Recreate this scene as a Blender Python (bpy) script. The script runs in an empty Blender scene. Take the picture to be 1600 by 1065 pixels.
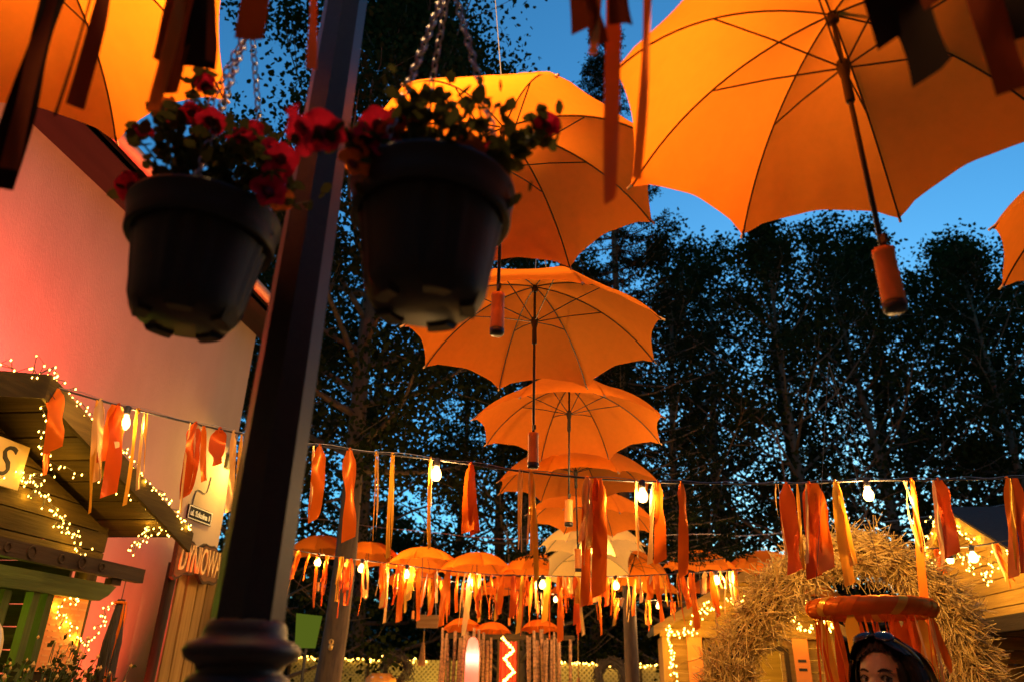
import bpy, math, random
import numpy as np
from mathutils import Vector, Matrix

random.seed(7)
rng = np.random.default_rng(7)
scene = bpy.context.scene
COL = scene.collection
R = math.radians
PI = math.pi

# ------------------------------------------------------------------ camera
FPX = 1150.0                                   # focal length in pixels of the 1600 px wide photograph
YAW, PIT, ROL = R(8.1), R(24.4), R(1.36)
CAM = np.array([0.0, 0.0, 1.6])
_f = np.array([-math.sin(YAW) * math.cos(PIT), math.cos(YAW) * math.cos(PIT), math.sin(PIT)])
_r0 = np.array([math.cos(YAW), math.sin(YAW), 0.0])
_u0 = np.cross(_r0, _f)
_r = math.cos(ROL) * _r0 + math.sin(ROL) * _u0
_u = math.cos(ROL) * _u0 - math.sin(ROL) * _r0
cd = bpy.data.cameras.new('camera')
cam = bpy.data.objects.new('camera', cd)
COL.objects.link(cam)
cam.matrix_world = Matrix(((_r[0], _u[0], -_f[0], CAM[0]), (_r[1], _u[1], -_f[1], CAM[1]),
                           (_r[2], _u[2], -_f[2], CAM[2]), (0, 0, 0, 1)))
cd.sensor_width = 36.0
cd.lens = 36.0 * FPX / 1600.0
cd.clip_start = 0.05
cd.clip_end = 2000
cd.dof.use_dof = True
cd.dof.focus_distance = 3.7
cd.dof.aperture_fstop = 2.6
scene.camera = cam

# ------------------------------------------------------------------ sky, sun, exposure
SUN_EL, SUN_AZ = R(7), R(15)
world = bpy.data.worlds.new('World')
scene.world = world
world.use_nodes = True
wn, wl = world.node_tree.nodes, world.node_tree.links
wn.clear()
sky = wn.new('ShaderNodeTexSky')
sky.sky_type = 'NISHITA'
sky.sun_disc = False
sky.sun_elevation = SUN_EL
sky.sun_rotation = SUN_AZ
sky.ozone_density = 5.0
sky.air_density = 1.0
sky.dust_density = 0.3
bg = wn.new('ShaderNodeBackground')
bg.inputs[1].default_value = 0.15
wo = wn.new('ShaderNodeOutputWorld')
tint = wn.new('ShaderNodeVectorMath')            # deep blue-hour cast over the whole sky
tint.operation = 'MULTIPLY'
tint.inputs[1].default_value = (0.68, 1.13, 1.02)
wl.new(sky.outputs[0], tint.inputs[0])
wl.new(tint.outputs[0], bg.inputs[0])
wl.new(bg.outputs[0], wo.inputs[0])
sl = bpy.data.lights.new('sun', 'SUN')
sl.energy = 0.01
sl.angle = R(12)
sl.color = (1.0, 0.8, 0.65)
so = bpy.data.objects.new('sun', sl)
COL.objects.link(so)
so.rotation_euler = Vector((math.sin(SUN_AZ) * math.cos(SUN_EL), math.cos(SUN_AZ) * math.cos(SUN_EL), math.sin(SUN_EL))).to_track_quat('Z', 'Y').to_euler()
scene.view_settings.view_transform = 'Standard'
scene.view_settings.look = 'None'
scene.view_settings.exposure = 1.0
scene.view_settings.gamma = 1.0
scene.cycles.use_denoising = True
scene.cycles.max_bounces = 6
scene.cycles.diffuse_bounces = 2
scene.cycles.glossy_bounces = 2
scene.cycles.transparent_max_bounces = 12
scene.cycles.sample_clamp_indirect = 3.0
scene.cycles.caustics_reflective = False
scene.cycles.caustics_refractive = False


# ------------------------------------------------------------------ pixel helpers (1600 x 1065 frame of the photograph)
def ray(px, py):
    return _f + _r * (px - 800) / FPX + _u * (532.5 - py) / FPX


def ax(px, py, X):
    d = ray(px, py)
    return CAM + d * (X / d[0])


def ay(px, py, Y):
    d = ray(px, py)
    return CAM + d * (Y / d[1])


def az(px, py, Z):
    d = ray(px, py)
    return CAM + d * ((Z - CAM[2]) / d[2])


def ad(px, py, D):
    return CAM + ray(px, py) * D


# ------------------------------------------------------------------ materials
MATS = {}


def nodes_of(name):
    m = bpy.data.materials.new(name)
    m.use_nodes = True
    n, l = m.node_tree.nodes, m.node_tree.links
    n.clear()
    return m, n, l, n.new('ShaderNodeOutputMaterial')


def noise_var(n, l, scale, detail=4, stretch=(1, 1, 1), rough=0.6):
    tc = n.new('ShaderNodeTexCoord')
    mp = n.new('ShaderNodeMapping')
    mp.inputs['Scale'].default_value = stretch
    oi = n.new('ShaderNodeObjectInfo')
    off = n.new('ShaderNodeVectorMath')
    off.operation = 'SCALE'
    off.inputs[0].default_value = (13.1, 7.7, 5.3)
    l.new(oi.outputs['Random'], off.inputs['Scale'])
    add = n.new('ShaderNodeVectorMath')
    l.new(tc.outputs['Object'], add.inputs[0])
    l.new(off.outputs[0], add.inputs[1])
    l.new(add.outputs[0], mp.inputs[0])
    t = n.new('ShaderNodeTexNoise')
    t.inputs['Scale'].default_value = scale
    t.inputs['Detail'].default_value = detail
    t.inputs['Roughness'].default_value = rough
    l.new(mp.outputs[0], t.inputs['Vector'])
    return t, oi


def mat(name, c1, c2=None, scale=8, stretch=(1, 1, 1), rough=0.6, metal=0.0, bump=0.0, bscale=None, rand=0.0, spec=0.5, detail=5, sheen=0):
    if name in MATS:
        return MATS[name]
    m, n, l, out = nodes_of(name)
    b = n.new('ShaderNodeBsdfPrincipled')
    b.inputs['Roughness'].default_value = rough
    b.inputs['Metallic'].default_value = metal
    b.inputs['Specular IOR Level'].default_value = spec
    if sheen:
        b.inputs['Sheen Weight'].default_value = sheen
    t, oi = noise_var(n, l, scale, detail, stretch)
    rp = n.new('ShaderNodeValToRGB')
    rp.color_ramp.elements[0].position = 0.3
    rp.color_ramp.elements[1].position = 0.7
    rp.color_ramp.elements[0].color = (*c1, 1)
    rp.color_ramp.elements[1].color = (*(c2 or c1), 1)
    l.new(t.outputs[0], rp.inputs[0])
    col = rp.outputs[0]
    if rand:
        hs = n.new('ShaderNodeHueSaturation')
        mr = n.new('ShaderNodeMapRange')
        mr.inputs['To Min'].default_value = 1 - rand
        mr.inputs['To Max'].default_value = 1 + rand
        l.new(oi.outputs['Random'], mr.inputs[0])
        l.new(mr.outputs[0], hs.inputs['Value'])
        l.new(col, hs.inputs['Color'])
        col = hs.outputs[0]
    l.new(col, b.inputs['Base Color'])
    if bump:
        bt = t
        if bscale:
            bt, _ = noise_var(n, l, bscale, 4, stretch)
        bp = n.new('ShaderNodeBump')
        bp.inputs['Strength'].default_value = bump
        bp.inputs['Distance'].default_value = 0.01
        l.new(bt.outputs[0], bp.inputs['Height'])
        l.new(bp.outputs[0], b.inputs['Normal'])
    l.new(b.outputs[0], out.inputs[0])
    MATS[name] = m
    return m


def cloth(name, c, ct, trans=0.5, gloss=0.0, grough=0.35, scale=30, amt=0.08, bump=0.05):
    """thin fabric: diffuse on the lit side, translucent through to the other."""
    if name in MATS:
        return MATS[name]
    m, n, l, out = nodes_of(name)
    t, oi = noise_var(n, l, scale, 3)
    mr = n.new('ShaderNodeMapRange')
    mr.inputs['To Min'].default_value = 1 - amt
    mr.inputs['To Max'].default_value = 1 + amt
    l.new(t.outputs[0], mr.inputs[0])
    pr_ = n.new('ShaderNodeMapRange')
    pr_.inputs['To Min'].default_value = .91
    pr_.inputs['To Max'].default_value = 1.07
    l.new(oi.outputs['Random'], pr_.inputs[0])
    pm_ = n.new('ShaderNodeMath')
    pm_.operation = 'MULTIPLY'
    l.new(mr.outputs[0], pm_.inputs[0])
    l.new(pr_.outputs[0], pm_.inputs[1])
    mr = pm_

    def tint(cc):
        mm = n.new('ShaderNodeVectorMath')
        mm.operation = 'SCALE'
        mm.inputs[0].default_value = cc
        l.new(mr.outputs[0], mm.inputs['Scale'])
        return mm.outputs[0]
    bt, _ = noise_var(n, l, 9, 2)
    bp = n.new('ShaderNodeBump')
    bp.inputs['Strength'].default_value = bump * 4
    bp.inputs['Distance'].default_value = 0.01
    l.new(bt.outputs[0], bp.inputs['Height'])
    d = n.new('ShaderNodeBsdfDiffuse')
    tr = n.new('ShaderNodeBsdfTranslucent')
    l.new(tint(c), d.inputs[0])
    l.new(tint(ct), tr.inputs[0])
    l.new(bp.outputs[0], d.inputs['Normal'])
    l.new(bp.outputs[0], tr.inputs['Normal'])
    mx = n.new('ShaderNodeMixShader')
    mx.inputs[0].default_value = trans
    l.new(d.outputs[0], mx.inputs[1])
    l.new(tr.outputs[0], mx.inputs[2])
    last = mx
    if gloss:
        g = n.new('ShaderNodeBsdfGlossy')
        g.inputs['Roughness'].default_value = grough
        g.inputs['Color'].default_value = (min(1, c[0] * 1.2 + .1), c[1] * 1.2 + .1, c[2] + .05, 1)
        l.new(bp.outputs[0], g.inputs['Normal'])
        mg = n.new('ShaderNodeMixShader')
        mg.inputs[0].default_value = gloss
        l.new(mx.outputs[0], mg.inputs[1])
        l.new(g.outputs[0], mg.inputs[2])
        last = mg
    l.new(last.outputs[0], out.inputs[0])
    MATS[name] = m
    return m


def glow(name, c, strength, clear=True):
    """a lamp's own glass: it gives off light and lets the filament's light through."""
    if name in MATS:
        return MATS[name]
    m, n, l, out = nodes_of(name)
    e = n.new('ShaderNodeEmission')
    e.inputs[0].default_value = (*c, 1)
    e.inputs[1].default_value = strength
    if clear:
        t = n.new('ShaderNodeBsdfTransparent')
        a = n.new('ShaderNodeAddShader')
        l.new(e.outputs[0], a.inputs[0])
        l.new(t.outputs[0], a.inputs[1])
        l.new(a.outputs[0], out.inputs[0])
        m.cycles.emission_sampling = 'NONE'
    else:
        l.new(e.outputs[0], out.inputs[0])
    MATS[name] = m
    return m


FAB = cloth('umbrella_fabric', (.90, .235, .022), (.95, .23, .014), .55, 0.0)
FABR = cloth('umbrella_fabric_red', (.80, .16, .02), (.85, .16, .012), .45)
FAB_LIT = cloth('umbrella_fabric_lit', (.94, .60, .20), (.97, .62, .20), .55)  # orange fabric with the bright inner light put into its colour
RIB_O = cloth('ribbon_orange', (.90, .17, .012), (.80, .13, .006), .25, .16, .3)
RIB_D = cloth('ribbon_deep', (.72, .10, .012), (.60, .07, .006), .22, .14, .3)
RIB_L = cloth('ribbon_apricot', (.95, .52, .18), (.85, .42, .10), .3, .2, .28)
RIB_Y = cloth('ribbon_amber', (.92, .42, .04), (.85, .34, .02), .3, .2, .28)
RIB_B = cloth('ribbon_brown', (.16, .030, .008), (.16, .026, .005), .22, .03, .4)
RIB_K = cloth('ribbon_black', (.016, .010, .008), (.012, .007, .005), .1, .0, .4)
RIBS = {'o': RIB_O, 'd': RIB_D, 'l': RIB_L, 'y': RIB_Y, 'b': RIB_B, 'k': RIB_K}
METAL = mat('black_metal', (.018, .018, .018), (.03, .028, .026), 40, rough=.45, metal=.3)
POLE = mat('painted_iron', (.014, .011, .009), (.022, .017, .013), 60, rough=.50, bump=.12, bscale=140)
POT = mat('dark_plastic', (.016, .013, .010), (.022, .017, .013), 30, rough=.58, spec=.3, bump=.1)
SOIL = mat('soil', (.03, .02, .014), (.05, .035, .025), 60, rough=.95, bump=.6)
HANDLE = mat('handle_foam', (.70, .22, .03), (.78, .27, .045), 40, rough=.6)
CABLE = mat('cable_rubber', (.035, .033, .03), (.05, .047, .045), 40, rough=.6)
WIRE = mat('steel_wire', (.35, .30, .26), (.45, .4, .35), 60, rough=.4, metal=.7)
CHAIN = mat('chain_steel', (.28, .25, .27), (.36, .33, .34), 80, rough=.4, metal=.6)
PLASTER = mat('plaster_wall', (.28, .195, .135), (.37, .265, .190), 1.1, (1, 1, .35), .9, 0, .4, 70, detail=9)
ROOFT = mat('roof_tiles', (.16, .07, .05), (.22, .10, .07), 5, rough=.8, bump=.4)
SOFFIT = mat('dark_soffit', (.016, .012, .010), (.024, .018, .014), 6, stretch=(1, .1, 1), rough=.9, spec=.1)
GUTTER = mat('copper_gutter', (.55, .26, .16), (.62, .32, .2), 6, rough=.45, metal=.2)


def wood(name, c1, c2, axis, rough=.75, rand=.18, bump=.5):
    st = {'x': (.06, 1, 1), 'y': (1, .06, 1), 'z': (1, 1, .06)}[axis]
    return mat(name + '_' + axis, c1, c2, 26, st, rough, 0, bump, 60, rand, .12)


def W(axis): return wood('kiosk_wood', (.034, .022, .005), (.076, .049, .011), axis)
def WD(axis): return wood('dark_wood', (.032, .019, .009), (.060, .037, .017), axis)
def WP(axis): return wood('pine_wood', (.25, .135, .030), (.37, .215, .055), axis)
def WG(axis): return wood('green_lit_wood', (.075, .09, .022), (.12, .14, .034), axis)  # glow of the green lamps put into the wood colour


LEAF_BULB = glow('bulb_glass', (1.0, .54, .13), 4.5)
FAIRY = glow('fairy_bulb', (1.0, .50, .065), 13.0, clear=False)


# ------------------------------------------------------------------ mesh helpers
class MB:
    def __init__(self):
        self.v, self.f, self.n = [], [], 0

    def add(self, verts, faces):
        verts = np.asarray(verts, float).reshape(-1, 3)
        self.v.append(verts)
        self.f.extend([tuple(i + self.n for i in q) for q in faces])
        self.n += len(verts)
        return self

    def box(self, c, s, rot=None):
        c = np.asarray(c, float)
        h = np.asarray(s, float) / 2
        v = np.array([[x, y, z] for x in (-1, 1) for y in (-1, 1) for z in (-1, 1)]) * h
        if rot is not None:
            v = v @ np.array(rot).T
        return self.add(v + c, [(0, 1, 3, 2), (4, 6, 7, 5), (0, 4, 5, 1), (2, 3, 7, 6), (0, 2, 6, 4), (1, 5, 7, 3)])

    def beam(self, a, b, w, h, up=(0, 0, 1)):
        a, b = np.asarray(a, float), np.asarray(b, float)
        d = b - a
        L = np.linalg.norm(d)
        d /= L
        s = np.cross(d, up)
        s /= np.linalg.norm(s)
        t = np.cross(s, d)
        return self.box((a + b) / 2, (L, w, h), np.stack([d, s, t], 1))

    def tube(self, pts, rad, sides=6, caps=True, twist=0.0):
        pts = np.asarray(pts, float)
        n = len(pts)
        rad = np.full(n, rad) if np.isscalar(rad) else np.asarray(rad, float)
        tan = np.gradient(pts, axis=0)
        tan /= np.linalg.norm(tan, axis=1)[:, None] + 1e-12
        ref = np.array([0, 0, 1.]) if abs(tan[0][2]) < .9 else np.array([1., 0, 0])
        s = np.cross(tan[0], ref)
        s /= np.linalg.norm(s)
        vs = []
        for i in range(n):
            s = s - tan[i] * (s @ tan[i])
            s /= np.linalg.norm(s) + 1e-12
            t = np.cross(tan[i], s)
            a = np.arange(sides) * 2 * PI / sides + twist
            vs.append(pts[i] + rad[i] * (np.cos(a)[:, None] * s + np.sin(a)[:, None] * t))
        fs = []
        for i in range(n - 1):
            for k in range(sides):
                k2 = (k + 1) % sides
                fs.append((i * sides + k, i * sides + k2, (i + 1) * sides + k2, (i + 1) * sides + k))
        if caps:
            fs.append(tuple(range(sides - 1, -1, -1)))
            fs.append(tuple((n - 1) * sides + k for k in range(sides)))
        return self.add(np.concatenate(vs), fs)

    def lathe(self, prof, sides=24, c=(0, 0, 0), mod=None, caps=True, ph=0.0):
        prof = np.asarray(prof, float)
        n = len(prof)
        a = np.arange(sides) * 2 * PI / sides + ph
        vs = []
        for i, (r, z) in enumerate(prof):
            rr = np.full(sides, r) * (1 if mod is None else mod(i, a))
            vs.append(np.stack([c[0] + rr * np.cos(a), c[1] + rr * np.sin(a), np.full(sides, c[2] + z)], 1))
        fs = [(i * sides + k, i * sides + (k + 1) % sides, (i + 1) * sides + (k + 1) % sides, (i + 1) * sides + k)
              for i in range(n - 1) for k in range(sides)]
        if caps:
            fs.append(tuple(range(sides - 1, -1, -1)))
            fs.append(tuple((n - 1) * sides + k for k in range(sides)))
        return self.add(np.concatenate(vs), fs)

    def torus(self, c, Rr, r, seg=32, sides=8, axis='z', sx=1.0, sy=1.0):
        a = np.arange(seg) * 2 * PI / seg
        vs = []
        for t in a:
            b = np.arange(sides) * 2 * PI / sides
            rr = Rr + r * np.cos(b)
            p = np.stack([sx * rr * math.cos(t), sy * rr * math.sin(t), r * np.sin(b)], 1)
            if axis == 'y':
                p = p[:, [0, 2, 1]]
            if axis == 'x':
                p = p[:, [2, 0, 1]]
            vs.append(p + np.asarray(c))
        fs = [(i * sides + k, ((i + 1) % seg) * sides + k, ((i + 1) % seg) * sides + (k + 1) % sides, i * sides + (k + 1) % sides)
              for i in range(seg) for k in range(sides)]
        return self.add(np.concatenate(vs), fs)

    def sphere(self, c, r, nu=12, nv=8, s=(1, 1, 1)):
        th = np.linspace(0, PI, nv + 1)
        vs = [[0, 0, 1.]]
        for t in th[1:-1]:
            for k in range(nu):
                p = 2 * PI * k / nu
                vs.append([math.sin(t) * math.cos(p), math.sin(t) * math.sin(p), math.cos(t)])
        vs.append([0, 0, -1.])
        fs = [(0, 1 + k, 1 + (k + 1) % nu) for k in range(nu)]
        for i in range(nv - 2):
            for k in range(nu):
                a, b = 1 + i * nu, 1 + (i + 1) * nu
                fs.append((a + k, b + k, b + (k + 1) % nu, a + (k + 1) % nu))
        e = len(vs) - 1
        b = 1 + (nv - 2) * nu
        fs += [(e, b + (k + 1) % nu, b + k) for k in range(nu)]
        return self.add(np.array(vs) * r * np.asarray(s) + np.asarray(c), fs)

    def octa(self, c, r):
        v = np.array([[1, 0, 0], [-1, 0, 0], [0, 1, 0], [0, -1, 0], [0, 0, 1.3], [0, 0, -1.3]]) * r
        return self.add(v + np.asarray(c), [(0, 2, 4), (2, 1, 4), (1, 3, 4), (3, 0, 4), (2, 0, 5), (1, 2, 5), (3, 1, 5), (0, 3, 5)])

    def poly(self, pts, n, th):
        """flat outline extruded by th along n."""
        pts = np.asarray(pts, float)
        n = np.asarray(n, float)
        k = len(pts)
        fs = [tuple(range(k)), tuple(range(2 * k - 1, k - 1, -1))]
        fs += [(i, i + k, (i + 1) % k + k, (i + 1) % k) for i in range(k)]
        return self.add(np.concatenate([pts + n * th / 2, pts - n * th / 2]), fs)

    def mesh(self, name, material, smooth=False):
        me = bpy.data.meshes.new(name)
        me.from_pydata(np.concatenate(self.v).tolist(), [], self.f)
        me.materials.append(material)
        if smooth:
            me.polygons.foreach_set('use_smooth', [True] * len(me.polygons))
        me.update()
        return me

    def build(self, name, material, parent=None, smooth=False, loc=None):
        return link(name, self.mesh(name, material, smooth), parent, loc)


def link(name, me, parent=None, loc=None):
    o = bpy.data.objects.new(name, me)
    COL.objects.link(o)
    if parent is not None:
        o.parent = parent
    if loc is not None:
        o.location = Vector([float(q) for q in loc])
    return o


def thing(name, label, cat, loc=(0, 0, 0), rz=0.0, group=None):
    o = bpy.data.objects.new(name, None)
    o.empty_display_size = .1
    COL.objects.link(o)
    o.location = Vector([float(q) for q in loc])
    o.rotation_euler = (0, 0, rz)
    return tag(o, label, cat, group)


def tag(o, label, cat, group=None):
    o['label'] = label
    o['category'] = cat
    if group:
        o['group'] = group
    return o


def struct(o):
    o['kind'] = 'structure'
    return o


def stuff(o):
    o['kind'] = 'stuff'
    return o


def lamp(name, loc, watts, color, radius=.03, parent=None):
    d = bpy.data.lights.new(name, 'POINT')
    d.energy = watts
    d.color = color
    d.shadow_soft_size = radius
    o = bpy.data.objects.new(name, d)
    COL.objects.link(o)
    if parent is not None:
        o.parent = parent
    o.location = Vector([float(q) for q in loc])
    return o


def quads_mesh(name, V, material, k=4):
    """V: (n, k, 3) separate k-gons."""
    n = len(V)
    me = bpy.data.meshes.new(name)
    me.vertices.add(n * k)
    me.vertices.foreach_set('co', np.ascontiguousarray(V, dtype=np.float32).ravel())
    me.loops.add(n * k)
    me.loops.foreach_set('vertex_index', np.arange(n * k, dtype=np.int32))
    me.polygons.add(n)
    me.polygons.foreach_set('loop_start', np.arange(0, n * k, k, dtype=np.int32))
    me.polygons.foreach_set('loop_total', np.full(n, k, dtype=np.int32))
    me.materials.append(material)
    me.update(calc_edges=True)
    me.validate()
    return me


def smooth_path(P, n):
    P = np.asarray(P, float)
    t = np.linspace(0, len(P) - 1, n)
    out = []
    for x in t:
        i = min(int(x), len(P) - 2)
        u = x - i
        p0, p1, p2, p3 = P[max(i - 1, 0)], P[i], P[i + 1], P[min(i + 2, len(P) - 1)]
        out.append(.5 * ((2 * p1) + (-p0 + p2) * u + (2 * p0 - 5 * p1 + 4 * p2 - p3) * u * u + (-p0 + 3 * p1 - 3 * p2 + p3) * u ** 3))
    return np.array(out)


ORD = ['first', 'second', 'third', 'fourth', 'fifth', 'sixth', 'seventh', 'eighth', 'ninth', 'tenth', 'eleventh', 'twelfth',
       'thirteenth', 'fourteenth', 'fifteenth', 'sixteenth', 'seventeenth', 'eighteenth', 'nineteenth', 'twentieth']
ORD += ['twenty-' + o for o in ORD[:9]] + ['thirtieth'] + ['thirty-' + o for o in ORD[:9]] + ['fortieth'] + ['forty-' + o for o in ORD[:9]]

# ================================================================== the setting
g = MB()
g.add([[-80, -30, 0], [80, -30, 0], [80, 120, 0], [-80, 120, 0]], [(0, 1, 2, 3)])
struct(g.build('ground', mat('paving', (.16, .14, .12), (.24, .21, .18), 3, rough=.85, bump=.4, bscale=12)))

# dark wooded slope far behind the trees
nx, ny = 60, 10
hv = []
for j in range(ny):
    for i in range(nx):
        x = -70 + 140 * i / (nx - 1)
        y = 34 + 46 * j / (ny - 1)
        z = -.2 + 7.0 * (1 - math.exp(-(j / 2.6))) + (1.1 * math.sin(i * .9) + .7 * math.sin(i * 2.3 + j)) * min(1, j / 2)
        hv.append([x, y, z])
hf = [(j * nx + i, j * nx + i + 1, (j + 1) * nx + i + 1, (j + 1) * nx + i) for j in range(ny - 1) for i in range(nx - 1)]
struct(MB().add(hv, hf).build('hill', mat('hill_scrub', (.02, .03, .014), (.035, .045, .02), 2, rough=.95, bump=.6), smooth=True))

# ================================================================== plastered house on the left
HX, HY0, HY1, HZ = -4.5, -6.0, 8.12, 5.62
house = thing('plastered_house', 'tall pale plastered house wall washed in red and amber light', 'house', (HX, HY1, 0))
hw = MB()
hw.box((-3.5, -7.06, HZ / 2), (7.0, 14.12, HZ))
hw.poly([[-7.0, 0, HZ], [0, 0, HZ], [-3.5, 0, HZ + 3.0]], (0, 1, 0), .02)
hw.build('wall', PLASTER, house)
rf = MB()
for s in (0, 1):
    e = np.array([.42, 0, HZ - .02]) if s == 0 else np.array([-7.42, 0, HZ - .02])
    p = np.array([-3.5, 0, HZ + 3.2])
    d = (e - p) / np.linalg.norm(e - p)
    nn = np.array([-d[2], 0, d[0]])
    if nn[2] < 0:
        nn = -nn
    pts = [e + [0, .35, 0], p + [0, .35, 0], p + [0, -14.4, 0], e + [0, -14.4, 0]]
    rf.poly([q + nn * .09 for q in pts], nn, .1)
rf.build('roof', ROOFT, house)
sf = MB().box((.21, -7.0, HZ - .06), (.42, 14.8, .06))
roofsoff = sf.build('soffit', SOFFIT, house)
MB().box((.405, -7.0, HZ + .0), (.03, 14.8, .16)).build('fascia', SOFFIT, house)
gp = [[.50, y, HZ + .02] for y in np.linspace(-14.3, .3, 12)]
gut = MB().tube(gp, .06, 10).build('gutter', GUTTER, house, True)
for y in np.linspace(-13.5, .0, 19):
    MB().torus((.50, y, HZ + .02), .064, .006, 12, 4, 'y').build('gutter_bracket', METAL, gut)
MB().box((.25, .20, HZ - .18), (.30, .10, .16)).build('rafter_end', SOFFIT, house)

# unseen houses added behind and beside the viewer to block sky light
def sky_block_house(label, x0, x1, y0, y1, h, rid):
    b = thing('plastered_house', label, 'house', ((x0 + x1) / 2, (y0 + y1) / 2, 0))
    w_, d_ = x1 - x0, y1 - y0
    MB().box((0, 0, h / 2), (w_, d_, h)).build('wall', PLASTER2, b)
    for sd in (-1, 1):
        if w_ > d_:
            q = [[-w_ / 2 - .4, sd * (d_ / 2 + .5), h - .1], [w_ / 2 + .4, sd * (d_ / 2 + .5), h - .1], [w_ / 2 + .4, 0, h + rid], [-w_ / 2 - .4, 0, h + rid]]
        else:
            q = [[sd * (w_ / 2 + .5), -d_ / 2 - .4, h - .1], [sd * (w_ / 2 + .5), d_ / 2 + .4, h - .1], [0, d_ / 2 + .4, h + rid], [0, -d_ / 2 - .4, h + rid]]
        MB().poly(q, (0, 0, 1), .12).build('roof', ROOFT, b)
    for i in range(5):
        for z in (1.6, 4.4):
            if w_ > d_:
                c, s3 = (-w_ / 2 + w_ * (i + .5) / 5, d_ / 2, z), (.9, .05, 1.4)
            else:
                c, s3 = (-w_ / 2, -d_ / 2 + d_ * (i + .5) / 5, z), (.05, .9, 1.4)
            f_ = MB().box(c, s3).build('window', WD('z'), b)
            MB().box(c, [q3 - .14 if q3 > .1 else .07 for q3 in s3]).build('pane', mat('window_glass', (.02, .022, .025), rough=.1), f_)
    return b


PLASTER2 = mat('brown_plaster', (.16, .12, .09), (.20, .15, .11), 1.6, rough=.9, bump=.3, bscale=90)
sky_block_house('unseen brown house added to block the sky behind the viewer', -5.5, 12.0, -12.0, -4.6, 9.5, 3.0)
sky_block_house('unseen brown house added to block the sky beside the viewer', 6.2, 13.0, -4.0, 4.2, 7.5, 3.0)

# street name plate on the house
plate = thing('street_name_plate', 'small dark street name plate fixed to the amber lit house wall', 'sign', (HX + .012, 7.60, 3.12))
MB().box((0, 0, 0), (.016, .50, .15)).build('plate', mat('plate_enamel', (.018, .016, .016), rough=.7, spec=.1), plate)
bo = MB()
for z in (-.064, .064):
    bo.box((.0095, 0, z), (.004, .48, .008))
for y in (-.236, .236):
    bo.box((.0095, y, 0), (.004, .008, .12))
WHITE = mat('white_enamel', (.78, .74, .66), rough=.4)
bo.build('border', WHITE, plate)


def lettering(txt, size, material, name, parent, M, depth=.004, bold=0.0):
    cu = bpy.data.curves.new('t', 'FONT')
    cu.body = txt
    cu.size = size
    cu.align_x = 'CENTER'
    cu.align_y = 'CENTER'
    cu.extrude = depth
    cu.offset = bold
    cu.resolution_u = 3
    o = bpy.data.objects.new('t', cu)
    COL.objects.link(o)
    bpy.context.view_layer.update()
    me = bpy.data.meshes.new_from_object(o.evaluated_get(bpy.context.evaluated_depsgraph_get()))
    me.name = name
    bpy.data.objects.remove(o)
    me.transform(M)
    me.materials.clear()
    me.materials.append(material)
    return link(name, me, parent)


# text plane facing +x, reading along +y
MX = Matrix(((0, 0, 1, 0), (1, 0, 0, 0), (0, 1, 0, 0), (0, 0, 0, 1)))
lettering('ul. Szkolna 1', .082, WHITE, 'lettering', plate, Matrix.Translation((.012, 0, -.005)) @ MX, .002, .0012)
# drain stain / cable crack
ck = smooth_path([ax(330, 745, HX + .006), ax(322, 770, HX + .006), ax(308, 765, HX + .006), ax(300, 790, HX + .006)], 14)
tag(MB().tube(ck, .006, 4).build('loose_cable', CABLE), 'thin loose cable running down the wall above the street name plate', 'cable')
# assumed wall lantern hidden behind the lamp post, lights the house wall yellow
wl_ = thing('wall_lantern', 'assumed small lit wall lantern on the house corner, hidden behind the lamp post', 'lantern', (HX, 7.98, 3.78))
MB().box((.02, 0, .04), (.04, .10, .16)).build('bracket', METAL, wl_)
MB().tube([[.03, 0, .08], [.16, 0, .14], [.28, 0, .07]], .010, 6).build('arm', METAL, wl_)
MB().lathe([(.03, .06), (.09, .03), (.10, .02)], 10, (.28, 0, 0)).build('cap', METAL, wl_)
MB().sphere((.28, 0, -.02), .05, 10, 8).build('bulb', LEAF_BULB, wl_, True)
lamp('assumed_lantern_light', (.28, 0, -.02), 40, (1.0, .60, .10), .05, wl_)
# assumed unseen red flood light that colours the wall, standing between kiosk and house
fl = thing('assumed_red_floodlight', 'assumed red floodlight tucked unseen between the kiosk roof and the house wall', 'floodlight', (-3.88, 3.95, 2.84))
MB().box((0, 0, .05), (.10, .22, .16)).build('housing', METAL, fl)
MB().box((-.054, 0, .05), (.006, .19, .13)).build('lens', glow('red_lens', (1, .05, .04), 6, False), fl)
MB().beam((0, -.12, -.05), (0, .12, -.05), .02, .02).build('yoke', METAL, fl)
spot = bpy.data.lights.new('red_beam', 'SPOT')
spot.energy = 620
spot.color = (1, .05, .055)
spot.spot_size = R(150)
spot.spot_blend = .9
spot.shadow_soft_size = .08
spo = bpy.data.objects.new('red_beam', spot)
COL.objects.link(spo)
spo.parent = fl
spo.location = (-.07, .0, .06)
spo.rotation_euler = Vector((-.50, .10, .86)).to_track_quat('-Z', 'Y').to_euler()
# a second assumed one low beside the gateway, reddens the lower wall
fl2 = thing('assumed_red_ground_light', 'assumed red ground spotlight at the foot of the plank gateway', 'floodlight', (-3.85, 5.95, .0))
MB().box((0, 0, .10), (.16, .16, .14)).build('housing', METAL, fl2)
MB().box((0, 0, .173), (.14, .14, .006)).build('lens', MATS['red_lens'], fl2)
s2 = bpy.data.lights.new('red_uplight', 'SPOT')
s2.energy = 620
s2.color = (1, .09, .03)
s2.spot_size = R(66)
s2.spot_blend = .9
s2.shadow_soft_size = .06
s2o = bpy.data.objects.new('red_uplight', s2)
COL.objects.link(s2o)
s2o.parent = fl2
s2o.location = (0, 0, .2)
s2o.rotation_euler = Vector((-.38, .04, .92)).to_track_quat('-Z', 'Y').to_euler()

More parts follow.
